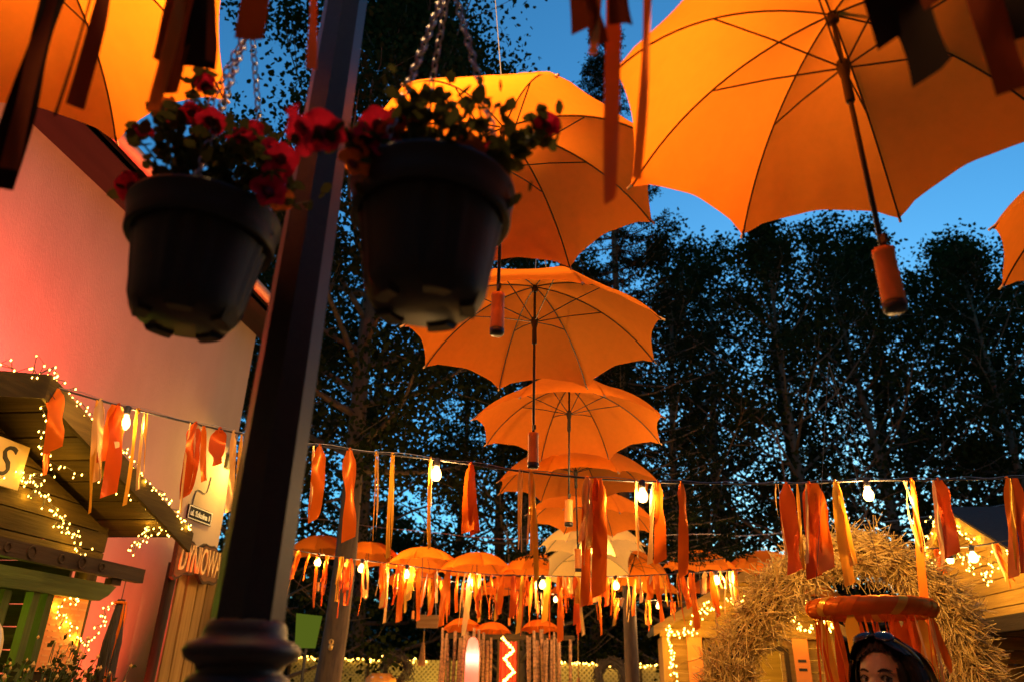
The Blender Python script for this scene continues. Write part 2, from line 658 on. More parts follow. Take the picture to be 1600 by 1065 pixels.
# ------------------------------------------------------------------ plank gateway with carved sign
gate = thing('plank_gateway', 'rustic gateway of tall rough planks against the house wall', 'gateway', (-4.2, 6.75, 0))
REDP = mat('red_paint', (.45, .03, .02), (.6, .05, .035), 12, (1, 1, .1), .6, 0, .3, 40)
WZ = WP('z')
prng = random.Random(3)
yy = .0
k = 0
while yy < 1.55:
    w = prng.uniform(.11, .19)
    pl = MB()
    zz = np.linspace(0.0, 2.5 + prng.uniform(-.03, .05), 9)
    j1 = [prng.uniform(-.012, .012) for _ in zz]
    j2 = [prng.uniform(-.012, .012) for _ in zz]
    vs, fs = [], []
    for i, z in enumerate(zz):
        for (xx, y2) in ((0, yy + j1[i]), (0, yy + w + j2[i]), (.035, yy + w + j2[i] - .008), (.035, yy + j1[i] + .008)):
            vs.append([xx, y2, z])
    for i in range(len(zz) - 1):
        for q in range(4):
            a, b = i * 4 + q, i * 4 + (q + 1) % 4
            fs.append((a, b, b + 4, a + 4))
    fs += [(3, 2, 1, 0), tuple(len(vs) - 4 + q for q in range(4))]
    o = pl.add(vs, fs).build('plank', REDP if k == 0 else WZ, gate)
    yy += w + .014
    k += 1
MB().tube([[.05, -.03, 0], [.07, -.05, 1.2], [.06, -.02, 2.5]], [.05, .045, .05], 8).build('post', WD('z'), gate, True)
MB().tube([[.05, 1.62, 0], [.07, 1.60, 1.2], [.06, 1.62, 2.5]], [.05, .045, .05], 8).build('post', WD('z'), gate, True)
sg = thing('carved_wood_sign', 'rough edged carved wooden sign with pale letters over the plank gateway', 'sign', (-4.05, 7.07, 2.55))
top = [(-.50 + 1.02 * t, .135 + .025 * math.sin(t * 14) + .015 * math.sin(t * 31)) for t in np.linspace(0, 1, 20)]
bot = [(-.49 + 1.00 * t, -.14 - .03 * math.sin(t * 11 + 1) - .015 * math.sin(t * 27)) for t in np.linspace(0, 1, 20)]
MB().poly([[0, y, z] for y, z in bot] + [[0, y, z] for y, z in top[::-1]], (1, 0, 0), .05).build('board', wood('sign_wood', (.10, .045, .014), (.17, .08, .025), 'y'), sg)
MB().poly([[0, y * 1.03, z * 1.16] for y, z in bot] + [[0, y * 1.03, z * 1.16] for y, z in top[::-1]], (1, 0, 0), .035).build('bark_edge', WD('y'), sg)
lettering('DYNIOWA', .36, mat('pale_letters', (.75, .42, .10), (.80, .48, .14), 20, rough=.6), 'lettering', sg,
          Matrix.Translation((.030, -.075, -.01)) @ MX @ Matrix.Diagonal((.43, 1, 1, 1)), .008, .0)
wr = thing('berry_garland', 'shaggy red berry garland hanging on the plank gateway', 'garland', (-4.10, 7.75, 1.95))
q = []
rg = np.random.default_rng(11)
n = 900
a = rg.uniform(0, 2 * PI, n)
zz = rg.uniform(-.42, .42, n)
rr = (.13 + .05 * np.cos(zz * 5)) * np.sqrt(rg.uniform(.4, 1, n))
cen = np.stack([.04 + .5 * rr * np.cos(a), rr * np.sin(a), zz], 1)
bm_ = MB()
for c in cen:
    bm_.octa(c, rg.uniform(.012, .022))
stuff(bm_.build('berries', mat('berries', (.38, .03, .02), (.55, .07, .03), 30, rough=.5), wr))
MB().tube([[.0, 0, .42], [.0, 0, .60]], .006, 5).build('hanging_cord', CABLE, wr)

# ================================================================== lamp post
LPX, LPY = -.64, 1.30
post = thing('lamp_post', 'dark iron lamp post with moulded collar, out of focus close by', 'lamp post', (LPX, LPY, 0))


def octo(prof, parent, name, sides=8, m=POLE, sm=False, ph=.2):
    return MB().lathe(prof, sides, ph=ph).build(name, m, parent, sm)


octo([(.063, 1.66), (.061, 2.0), (.056, 2.6), (.053, 3.2), (.048, 3.60)], post, 'shaft', 8, sm=False, ph=.30)
octo([(.060, 1.678), (.066, 1.672), (.070, 1.660), (.071, 1.648), (.092, 1.640), (.099, 1.628), (.093, 1.615), (.074, 1.606), (.070, 1.594), (.082, 1.588),
      (.087, 1.576), (.082, 1.565), (.074, 1.56)], post, 'collar', 28, sm=True)
octo([(.074, 1.56), (.076, 1.0), (.082, .9), (.11, .86), (.115, .6), (.15, .5), (.16, .1), (.19, .08), (.20, 0)], post, 'base', 12)
for (tx, ty) in ((-.755 - LPX, 1.09 - LPY), (-.287 - LPX, 1.02 - LPY)):
    e = np.array([tx, ty, 3.42])
    MB().tube(smooth_path([[0, 0, 3.30], e * [.35, .35, 0] + [0, 0, 3.42], e * [.8, .8, 0] + [0, 0, 3.50], e + [0, 0, .05], e], 18), .010, 8).build('flower_arm', POLE, post, True)
    MB().tube([e, e - [0, 0, .50]], .004, 6).build('hook', POLE, post)
octo([(.046, 3.60), (.07, 3.61), (.075, 3.64), (.05, 3.67), (.06, 3.71), (.09, 3.72)], post, 'lantern_seat', 16)  # lantern head is assumed, out of view, as the light on the umbrellas
octo([(.085, 3.72), (.13, 3.80), (.15, 3.91), (.13, 4.02), (.09, 4.08)], post, 'lantern_globe', 20, glow('street_globe', (1, .6, .22), 5), True)
octo([(.17, 4.08), (.16, 4.11), (.06, 4.19), (.02, 4.27), (.005, 4.33)], post, 'lantern_cap', 20)
STREET_W = 135
lamp('assumed_street_light', (0, 0, 3.91), STREET_W, (1.0, .56, .20), .10, post)

# ------------------------------------------------------------------ hanging flower pots
FLOWER = cloth('petal_red', (.50, .016, .060), (.48, .012, .035), .35, scale=40, amt=.25)
FLOWER_O = cloth('petal_dry', (.62, .16, .03), (.6, .14, .02), .4, scale=40, amt=.3)
THROAT = mat('flower_throat', (.10, .005, .02), rough=.7)
LEAF = cloth('plant_leaf', (.045, .050, .016), (.06, .06, .015), .35, scale=20, amt=.4)
STEM = mat('plant_stem', (.07, .09, .03), rough=.7)


def petunia_mesh(seed):
    rg = random.Random(seed)
    vs = [[0, 0, -.022]]
    n = 25
    for ring, (r, z) in enumerate(((.006, -.012), (.016, .0), (.026, .006), (.036, .004))):
        for k in range(n):
            a = 2 * PI * k / n
            lobe = 1 - (.16 if ring == 3 else .05) * (0.5 + .5 * math.cos(5 * a)) * (ring / 3)
            rr = r * lobe * (1 + rg.uniform(-.03, .03))
            vs.append([rr * math.cos(a), rr * math.sin(a), z + .005 * math.sin(5 * a + 1) * ring / 3 + rg.uniform(-.001, .001)])
    fs = [(0, 1 + k, 1 + (k + 1) % n) for k in range(n)]
    for i in range(3):
        for k in range(n):
            a, b = 1 + i * n, 1 + (i + 1) * n
            fs.append((a + k, b + k, b + (k + 1) % n, a + (k + 1) % n))
    return MB().add(vs, fs)


PET = [petunia_mesh(s).mesh('flower', FLOWER, True) for s in range(3)] + [petunia_mesh(9).mesh('flower', FLOWER_O, True)]
THR = MB().lathe([(.012, -.004), (.007, .0005), (.001, .001)], 8).mesh('throat', THROAT, True)


def chain(parent, a, b, pitch=.021):
    a, b = np.asarray(a, float), np.asarray(b, float)
    L = np.linalg.norm(b - a)
    d = (b - a) / L
    n = int(L / pitch)
    m = MB()
    s = np.cross(d, [0.3, .7, .2])
    s /= np.linalg.norm(s)
    t = np.cross(d, s)
    for i in range(n):
        c = a + d * (i + .5) * L / n
        s1 = s if i % 2 else t
        pts = [c + d * .0135 * math.cos(q) + s1 * .007 * math.sin(q) for q in np.linspace(0, 2 * PI, 11)[:-1]]
        pts.append(pts[0])
        m.tube(pts, .0021, 4, caps=False)
    return m.build('chain', CHAIN, parent, True)


def hanging_pot(label, loc, top_z, ph, scale=1.0):
    p = thing('hanging_pot', label, 'flower pot', loc)
    s = scale
    sz = s * .94
    nf = 40

    def mod(i, a):
        return 1 + (.030 * np.clip(np.sin(a * nf / 2) * 2, -1, 1) * (np.sin(a * 4) > -.2) if 1 < i < 9 else 0 * a)

    MB().lathe([(r_ * s, z_ * sz) for r_, z_ in [(.088, .0), (.098, .012), (.104, .035), (.108, .07), (.113, .10), (.117, .13), (.121, .155), (.124, .17),
                (.127, .182), (.127, .185)]], 96, mod=mod).build('body', POT, p, True)
    MB().lathe([(r_ * s, z_ * sz) for r_, z_ in [(.128, .180), (.140, .176), (.143, .18), (.144, .205), (.147, .232), (.151, .240), (.150, .248), (.140, .248), (.136, .235), (.130, .19)]], 64, caps=False).build('rim', POT, p, True)
    for k in range(5):
        a = ph + k * 2 * PI / 5 + .5
        ft = MB()
        vs = []
        for (rr_, z_) in ((.062, .012), (.064, -.009), (.088, -.009), (.100, .014)):
            for da in np.linspace(-.36, .36, 5):
                vs.append([rr_ * s * math.cos(a + da * (.8 if z_ < 0 else 1)), rr_ * s * math.sin(a + da * (.8 if z_ < 0 else 1)), z_ * s])
        fs_ = [(r1 * 5 + c1_, r1 * 5 + c1_ + 1, (r1 + 1) * 5 + c1_ + 1, (r1 + 1) * 5 + c1_) for r1 in range(3) for c1_ in range(4)]
        fs_ += [(0, 5, 10, 15), (19, 14, 9, 4)]
        ft.add(vs, fs_).build('foot', POT, p)
    MB().lathe([(.133 * s, .215 * sz), (.07 * s, .225 * sz), (.001, .23 * sz)], 24).build('soil', SOIL, p)
    tz = top_z - loc[2]
    for k in range(3):
        a = ph + k * 2 * PI / 3
        chain(p, [.142 * s * math.cos(a), .142 * s * math.sin(a), .24 * sz], [0, 0, tz])
    MB().torus((0, 0, tz + .0), .012, .003, 12, 5, 'y').build('hanging_ring', CHAIN, p)
    return p


def petunia(label, loc, seed, flowers, nstem=26, tall=()):
    """loc is the pot's base; flowers are world points."""
    rg = np.random.default_rng(seed)
    p = thing('petunia_plant', label, 'plant', (loc[0], loc[1], loc[2] + .198))
    base = np.array([loc[0], loc[1], loc[2] + .198])
    st = MB()
    leaves = []
    tips = []
    for k in range(nstem):
        a = rg.uniform(0, 2 * PI)
        r0 = rg.uniform(0, .10)
        out = rg.uniform(.03, .12)
        h = rg.uniform(.05, .20)
        pts = smooth_path([[r0 * math.cos(a), r0 * math.sin(a), 0], [(r0 + out * .4) * math.cos(a), (r0 + out * .4) * math.sin(a), h * .7],
                           [(r0 + out) * math.cos(a), (r0 + out) * math.sin(a), h]], 6)
        tips.append(pts)
    for t in tall:
        tips.append(smooth_path([np.array(t[0]) - base, np.array(t[1]) - base, np.array(t[2]) - base], 10))
    for w in flowers:
        e = np.array(w[0]) - base
        f0 = e * .25
        f0[2] = 0
        tips.append(smooth_path([f0, (e + f0) / 2 + [0, 0, .04], e], 8))
    for pts in tips:
        st.tube(pts, np.linspace(.0028, .0016, len(pts)), 4)
        for q in pts[1:]:
            for _ in range(2):
                leaves.append(q + rg.normal(0, .012, 3))
    st.build('stems', STEM, p)
    V = []
    for c in leaves:
        d = rg.normal(0, 1, 3)
        d[2] *= .6
        d /= np.linalg.norm(d)
        s_ = np.cross(d, rg.normal(0, 1, 3))
        s_ /= np.linalg.norm(s_)
        L = rg.uniform(.02, .042)
        w_ = L * .36
        V.append([c, c + d * L * .35 + s_ * w_, c + d * L * .75 + s_ * w_ * .8, c + d * L, c + d * L * .75 - s_ * w_ * .8, c + d * L * .35 - s_ * w_])
    stuff(link('leaves', quads_mesh('leaves', np.array(V), LEAF, 6), p))
    for i, w in enumerate(flowers):
        pos = np.array(w[0]) - base
        kind = w[1]
        o = link('flower', PET[3] if kind == 'o' else PET[i % 3], p, pos)
        to = (CAM - np.array(w[0]))
        to /= np.linalg.norm(to)
        dr = to * w[2] + rg.normal(0, .45, 3) + [0, 0, .25]
        o.rotation_euler = Vector(dr.tolist()).to_track_quat('Z', 'Y').to_euler()
        s_ = rg.uniform(.62, .95) * (w[3] if len(w) > 3 else 1)
        o.scale = (s_, s_, s_)
        link('throat', THR, o)
    return p


P1 = (-.755, 1.10, 2.168)
P2 = (-.295, 1.045, 2.148)
hanging_pot('black ribbed flower pot on chains hanging before the house wall', P1, 2.90, .9, .93)
hanging_pot('black ribbed flower pot on chains hanging in front of the second umbrella', P2, 2.91, 2.2, .96)
f1 = [((205, 292), 1.36, 'r'), ((225, 205), 1.42, 'r'), ((262, 190), 1.45, 'r'), ((300, 178), 1.40, 'r'), ((330, 190), 1.38, 'r'), ((372, 212), 1.36, 'r'),
      ((425, 232), 1.34, 'r'), ((440, 250), 1.34, 'r'), ((420, 298), 1.30, 'r'), ((438, 310), 1.33, 'o'), ((320, 130), 1.46, 'r'), ((395, 205), 1.4, 'r'),
      ((428, 275), 1.33, 'r'), ((282, 225), 1.4, 'o'), ((255, 170), 1.44, 'o')]
f2 = [((470, 203), 1.14, 'r', 1.25), ((500, 205), 1.15, 'r', 1.25), ((520, 212), 1.16, 'r'), ((565, 205), 1.2, 'r'), ((590, 195), 1.24, 'r'), ((618, 190), 1.26, 'r'), ((560, 235), 1.2, 'o'),
      ((600, 228), 1.2, 'r'), ((640, 178), 1.28, 'o'), ((610, 208), 1.24, 'o'), ((553, 255), 1.18, 'o'), ((855, 195), 1.3, 'r'), ((858, 205), 1.31, 'r', .8),
      ((735, 232), 1.22, 'o'), ((575, 220), 1.22, 'r'), ((765, 240), 1.24, 'r', .8)]
mk = lambda F_: [(ad(*q[0], q[1]), q[2], .9) + tuple(q[3:]) for q in F_]
petunia('red petunias spilling over the pot in front of the house wall', P1, 5, mk(f1), 34,
        [(ad(280, 270, 1.4), ad(270, 200, 1.42), ad(315, 120, 1.45)), (ad(340, 270, 1.38), ad(350, 230, 1.4), ad(300, 140, 1.45))])
petunia('red petunias with bare tall stems in the pot before the second umbrella', P2, 6, mk(f2), 22,
        [(ad(650, 240, 1.25), ad(640, 200, 1.27), ad(648, 140, 1.3)), (ad(700, 240, 1.25), ad(710, 190, 1.27), ad(692, 140, 1.3)),
         (ad(715, 240, 1.25), ad(720, 190, 1.27), ad(705, 155, 1.3)), (ad(760, 250, 1.27), ad(790, 250, 1.28), ad(803, 320, 1.24)),
         (ad(765, 250, 1.27), ad(760, 200, 1.28), ad(780, 160, 1.3)), (ad(770, 250, 1.27), ad(820, 225, 1.29), ad(855, 198, 1.3))])

# ================================================================== umbrellas
UR, UH = .60, .30
_rho = (UR * UR + UH * UH) / (2 * UH)
_th = math.asin(UR / _rho)


def cap_pt(t):
    a = _th * t
    return _rho * math.sin(a), UH - _rho * (1 - math.cos(a))


def gore(nt=14, ns=16):
    a0 = PI / 8
    vs, fs = [], []
    for i in range(nt + 1):
        for j in range(ns + 1):
            s = -1 + 2 * j / ns
            tm = 1 - .075 * (1 - s * s)
            t = .012 + (tm - .012) * i / nt
            r, z = cap_pt(t)
            # straight chord between the two ribs, pulled in a little by the tension
            x = r * math.cos(a0)
            y = r * math.sin(a0) * s
            x += r * (1 - math.cos(a0)) * .10 * (1 - s * s)
            z += -.010 * (1 - s * s) * math.sin(PI * min(1, t)) + .0035 * math.cos(9 * s) * (t ** 6) + .0085 * math.sin(24 * abs(s) - 16 * t) * abs(s) ** 3 * (1 - abs(s)) * 4 * t ** 5
            vs.append([x, y, z])
    for i in range(nt):
        for j in range(ns):
            a = i * (ns + 1) + j
            fs.append((a, a + 1, a + ns + 2, a + ns + 1))
    return MB().add(vs, fs)


G = gore()
GORE = {m.name: G.mesh('panel', m, True) for m in (FAB, FABR, FAB_LIT)}
SH_BOT = UH - .87
_rib = np.array([[cap_pt(t)[0] * .995, 0, cap_pt(t)[1] - .006] for t in np.linspace(.02, 1.0, 16)])
M_RIB = MB().tube(_rib, .0028, 5).mesh('rib', METAL)
_rt = cap_pt(1.0)
M_TIP = MB().tube([[_rt[0] - .012, 0, _rt[1] + .008], [_rt[0] + .012, 0, _rt[1] - .010]], .0042, 6).mesh('tip_cap', mat('tip_plastic', (.55, .3, .12), rough=.5))
_sm = cap_pt(.50)
M_STR = MB().tube([[.012, 0, UH - .185], [_sm[0] * .55, 0, UH - .185 + (_sm[1] - .006 - UH + .185) * .58], [_sm[0] * .99, 0, _sm[1] - .008]], .0026, 5).mesh('stretcher', METAL)
M_SH = MB().tube([[0, 0, UH + .01], [0, 0, SH_BOT + .13]], .0062, 8).mesh('shaft', METAL, True)
M_FER = MB().lathe([(.011, UH - .012), (.011, UH + .012), (.006, UH + .02), (.0045, UH + .065), (.003, UH + .07)], 10).mesh('ferrule', METAL, True)
M_NOT = MB().lathe([(.008, UH - .035), (.015, UH - .03), (.016, UH - .014), (.010, UH - .010)], 12).mesh('top_notch', METAL, True)
M_RUN = MB().lathe([(.009, UH - .30), (.0115, UH - .295), (.0105, UH - .22), (.015, UH - .20), (.017, UH - .185), (.015, UH - .17), (.009, UH - .165)], 12).mesh('runner', METAL, True)
M_HAN = MB().lathe([(.010, SH_BOT + .150), (.0225, SH_BOT + .149), (.0235, SH_BOT + .14), (.0235, SH_BOT + .136), (.0220, SH_BOT + .133), (.0228, SH_BOT + .08), (.0238, SH_BOT + .022),
                   (.0236, SH_BOT + .018)], 20).mesh('handle', HANDLE, True)
M_CAP = MB().lathe([(.0242, SH_BOT + .018), (.0244, SH_BOT + .002), (.021, SH_BOT - .003), (.001, SH_BOT - .004)], 20).mesh('handle_cap', METAL, True)
M_BUT = MB().box((0, -.012, SH_BOT + .172), (.010, .016, .020)).mesh('release_button', METAL)


def umbrella(label, c, rot, group=None, fab=FAB, tilt=(0, 0), scale=1.0, detail=True, wire=None, handle=None):
    u = thing('hanging_umbrella', label, 'umbrella', c, R(rot), group)
    u.rotation_euler = (R(tilt[0]), R(tilt[1]), R(rot))
    u.scale = (scale,) * 3
    for k in range(8):
        o = link('panel', GORE[fab.name], u)
        o.rotation_euler = (0, 0, (k + .5) * PI / 4)
        o = link('rib', M_RIB, u)
        o.rotation_euler = (0, 0, k * PI / 4)
        if detail:
            link('tip_cap', M_TIP, o)
            s = link('stretcher', M_STR, u)
            s.rotation_euler = (0, 0, k * PI / 4)
    link('shaft', M_SH, u)
    link('ferrule', M_FER, u)
    h = link('handle', M_HAN, u)
    link('handle_cap', M_CAP, h)
    if detail:
        link('top_notch', M_NOT, u)
        link('runner', M_RUN, u)
        link('release_button', M_BUT, u)
    if wire is not None:
        inv = (Matrix.Translation(Vector([float(q) for q in c])) @ u.rotation_euler.to_matrix().to_4x4() @ Matrix.Diagonal((scale, scale, scale, 1))).inverted()
        b = inv @ Vector([float(q) for q in wire])
        MB().tube([[0, 0, UH + .06], b], .0022 / scale, 5).build('hanging_wire', WIRE, u)
    return u


GU = 'umbrellas hung in a row along the lane'
umbrella('largest open orange umbrella, orange grip hanging over the woman', (.612, 1.495, 2.895), 16.8, GU)
cB = ad(787, 198, 2.80)
umbrella('orange umbrella on a long wire behind the flower pots', cB - [0, 0, UH], 24, GU, wire=(-.56, 2.42, 5.6))
umbrella('orange umbrella with all tips showing, just below the one behind the pots', (-.372, 3.43, 3.15), 24, GU, scale=1.13, wire=(-.372, 3.5, 3.74))
umbrella('orange umbrella whose grip hangs past the lit cable, fourth down the lane', (-.272, 4.70, 3.08), 22, GU, scale=1.09, tilt=(-2, 1.5), wire=(-.27, 4.7, 3.62))
umbrella('fifth orange umbrella down the lane, crossed by the lit cable', (-.285, 5.78, 2.955), 30, GU, scale=1.10, tilt=(2, -2), wire=(-.28, 5.78, 3.5))
umbrella('sixth orange umbrella down the lane, just under the lit cable', (-.22, 6.98, 2.90), 26, GU, scale=1.05, tilt=(1, 3), wire=(-.22, 6.98, 3.45))
umbrella('orange umbrella with pale painted-in glow, upper of the two pale ones', (-.235, 8.35, 2.88), 20, GU, FAB_LIT, wire=(-.2, 8.35, 3.45))
cH = ad(921, 884, 9.7)
umbrella('orange umbrella with pale painted-in glow tipped toward the viewer, lower of the two pale ones', cH, 30, GU, FAB_LIT, tilt=(-32, 6), wire=(-.2, 9.9, 3.5))
cI = ad(985, 893, 10.9)
umbrella('tilted orange umbrella peeking out behind the lower pale umbrella', cI, 12, GU, tilt=(-14, 22), wire=(.2, 11.2, 3.6))
umbrella('orange umbrella hanging above the house eave with sharp lower tips', (-1.468, 1.081, 3.115), 4.9, GU, wire=(-1.40, 1.1, 5.0))
umbrella('orange umbrella cut off by the edge of the picture beside the tall trees', (1.825, 2.119, 2.93), 40.7, GU, wire=(1.8, 2.1, 4.6))
hbu = thing('fill_bulb', 'added fill bulb hanging between the two pale umbrellas', 'bulb', (-.22, 9.05, 3.02))  # bulb added to brighten both pale umbrellas from inside
MB().tube([[0, 0, 0], [0, 0, .42]], .003, 4).build('cord', CABLE, hbu)
MB().lathe([(.009, .012), (.018, .006), (.019, -.035), (.016, -.042)], 12).build('socket', CABLE, hbu, True)
MB().sphere((0, 0, -.07), .034, 12, 8).build('bulb', LEAF_BULB, hbu, True)
lamp('bulb_light', (0, 0, -.07), 26, (1, .62, .22), .03, hbu)
cab = smooth_path([(-.335, 3.5, 3.72), (-.27, 4.7, 3.62), (-.28, 5.78, 3.5), (-.22, 6.98, 3.45), (-.2, 8.35, 3.45), (-.2, 9.9, 3.5), (.2, 11.2, 3.6), (.1, 13.4, 3.75)], 50)
tag(MB().tube(cab, .003, 5).build('overhead_wire', WIRE), 'thin wire running along the lane above the umbrella row', 'wire')

GF = 'umbrellas hung in a row across the far square'
FARC = [(500, 866), (575, 877), (660, 885), (745, 894), (840, 897), (1093, 889), (1195, 890)]
FL = ['orange umbrella at the end of the far row, beside the lamp post', 'second orange umbrella of the far row from the lamp post',
      'third orange umbrella of the far row from the lamp post', 'fourth orange umbrella of the far row from the lamp post',
      'fifth umbrella of the far row, touching the tipped pale umbrella', 'far row orange umbrella between the pale umbrella and the straw arch',
      'far row orange umbrella half hidden by the straw arch']
wirepts = []
for (p, lb) in zip(FARC, FL):
    c = ad(*p, 13.1)
    t = c + [0, 0, .62]
    wirepts.append(t)
    umbrella(lb, c, random.uniform(0, 45), GF, scale=random.uniform(1.10, 1.18), tilt=(random.uniform(-4, 4), random.uniform(-4, 4)), detail=False, wire=t)
wp = [ad(380, 806, 12.9)] + wirepts + [ad(1480, 802, 13.3), ad(1720, 760, 13.4)]
tag(MB().tube(smooth_path(wp, 60), .006, 5).build('overhead_wire', WIRE), 'thin wire carrying the far row of umbrellas above the dark square', 'wire')
DULL = [((648, 914), FABR, 'dull red umbrella behind the far row, nearest the great tree trunk'), ((795, 926), FABR, 'dull red umbrella behind the far row, above the birch poles'),
        ((905, 930), FABR, 'dull red umbrella behind the far row, under the pale umbrella'), ((1012, 925), FAB, 'low orange umbrella beside the bare amber trunk'),
        ((1125, 927), FABR, 'low dull red umbrella beside the straw arch'), ((1262, 934), FAB, 'low orange umbrella seen through the straw arch opening')]
wirepts = []
for (p, fm, lb) in DULL:
    c = ad(*p, 14.2)
    t = c + [0, 0, .55]
    wirepts.append(t)
    umbrella(lb, c, random.uniform(0, 45), 'umbrellas hung lower behind the far row', fm, scale=random.uniform(1.05, 1.12), tilt=(random.uniform(-3, 3), random.uniform(-3, 3)), detail=False, wire=t)
tag(MB().tube(smooth_path([ad(470, 860, 14.3)] + wirepts + [ad(1480, 880, 14.5)], 50), .006, 5).build('overhead_wire', WIRE), 'thin wire carrying the low umbrellas behind the far row', 'wire')

# ================================================================== ribbons and bulb cables


def ribbon_mesh(a, b, w, material, seed, n=18, face=None, bow=.03, flare=0.0, fold=.25, slant=.5, twist=1.0):
    """strip from a (knot) to b (cut end); w in metres, facing about `face`."""
    rg = random.Random(seed)
    a, b = np.asarray(a, float), np.asarray(b, float)
    d = b - a
    L = np.linalg.norm(d)
    if face is None:
        face = CAM - (a + b) / 2
        face[2] = 0
    face = np.asarray(face, float)
    face = face / np.linalg.norm(face)
    side = np.cross(d / L, face)
    side /= np.linalg.norm(side)
    ph, tw0, tw1 = rg.uniform(0, 6), rg.uniform(-.5, .5), rg.uniform(-.7, .7) * (twist if w > .03 else 2.6 * twist)
    vs, fs = [], []
    for i in range(n + 1):
        t = i / n
        c = a + d * t + face * bow * math.sin(t * 5.2 + ph) * (.2 + t) + side * bow * .6 * math.sin(t * 3.9 + ph * 1.7) * t * (1 - .2 * t)
        uu = min(1.0, t / .15)
        ww = w * 1.12 * (.42 + .58 * uu * uu * (3 - 2 * uu)) * (1 + flare * t)
        tw = tw0 * (1 - t) + tw1 * t + .45 * math.sin(t * 5.2 + ph) + .2 * math.sin(t * 11 + ph * 3)
        s = side * math.cos(tw) + face * math.sin(tw)
        nn = face * math.cos(tw) - side * math.sin(tw)
        for q, off in ((-.5, -.0), (-.2, fold), (.2, fold * .6), (.5, 0)):
            cut = (d / L) * (q * w * slant) if i == n else 0
            vs.append(c + s * ww * q + nn * off * ww * (math.cos(t * 3 + ph) + 1.6 * max(0, .3 - t)) + cut)
    for i in range(n):
        for k in range(3):
            p = i * 4 + k
            fs.append((p, p + 1, p + 5, p + 4))
    return MB().add(vs, fs)


def loop_ribbon(a, L, w, seed, spread=.03):
    """thin ribbon hung double: two strands that meet in a soft loop at the bottom."""
    rg = random.Random(seed)
    a = np.asarray(a, float)
    face = CAM - a
    face[2] = 0
    face /= np.linalg.norm(face)
    side = np.cross([0, 0, -1.], face)
    pts = []
    for t in np.linspace(0, 1, 22):
        u = abs(2 * t - 1)
        x = spread * (1 if t > .5 else -1) * (1 - u ** 4) * (.4 + .6 * u) if abs(t - .5) > .02 else 0
        pts.append(a + side * (x + .012 * math.sin(t * 7 + seed)) + np.array([0, 0, -L * (1 - u ** 1.0)]) + face * .012 * math.sin(t * 9 + seed * 2))
    pts = np.array(pts)
    vs, fs = [], []
    for i, c in enumerate(pts):
        an = .5 * math.sin(i * .5 + seed)
        s = side * math.cos(an) + face * math.sin(an)
        vs += [c - s * w / 2, c + s * w / 2]
    for i in range(len(pts) - 1):
        fs.append((2 * i, 2 * i + 1, 2 * i + 3, 2 * i + 2))
    return MB().add(vs, fs)


def knot(parent, p, r, m):
    kb = MB()
    kb.torus((0, 0, 0), r, r * .55, 10, 6, 'x')
    kb.sphere((0, 0, -r * 1.1), r * .8, 8, 6, (1.2, 1, .8))
    return kb.build('knot', m, parent, True, p)


def path_at_px(P, px):
    """point of the 3-D path whose image column is px."""
    q = P - CAM
    x = 800 + FPX * (q @ _r) / (q @ _f)
    i = int(np.clip(np.searchsorted(x, px) - 1, 0, len(P) - 2))
    t = (px - x[i]) / (x[i + 1] - x[i] + 1e-9)
    return P[i] + (P[i + 1] - P[i]) * t


def bulb(parent, p, r=.03, watts=0):
    s = MB().lathe([(.009, .012), (.018, .006), (.019, -.035), (.016, -.042)], 12).build('socket', CABLE, parent, True, p)
    MB().lathe([(.012, -.040), (.016, -.048), (r * .82, -.066), (r, -.086), (r * .93, -.104), (r * .6, -.119), (.002, -.124)], 14).build('bulb', LEAF_BULB, s, True)
    if watts:
        lamp('bulb_light', (0, 0, -.085), watts, (1.0, .55, .18), r * .9, s)
    return s


FRONT = [(40, 596, 3.2), (78, 603, 3.32), (200, 637, 3.5), (380, 678, 3.75), (500, 697, 3.9), (683, 718, 4.1), (850, 740, 4.25), (1003, 752, 4.4),
         (1150, 755, 4.5), (1250, 755, 4.55), (1353, 750, 4.6), (1480, 749, 4.68), (1600, 746, 4.75), (1800, 738, 4.9)]
FP = smooth_path([ay(*p) for p in FRONT], 140)
front = thing('festoon_cable', 'near cable with four glowing bulbs strung from the kiosk gable across the lane', 'light string', FP[70])
o0 = FP[70]
MB().tube(FP - o0, .0052, 6).build('cable', CABLE, front, True)
MB().tube(FP - o0 + [0, 0, .011] + .006 * np.sin(np.arange(140) * .9)[:, None] * np.array([0, 0, 1.]), .0022, 5).build('carrier_wire', WIRE, front, True)
BW = 15
for px, wf_ in ((200, .7), (683, 1.0), (1003, 1.2), (1353, 1.9)):
    bulb(front, path_at_px(FP, px) - o0, .030, BW * wf_)
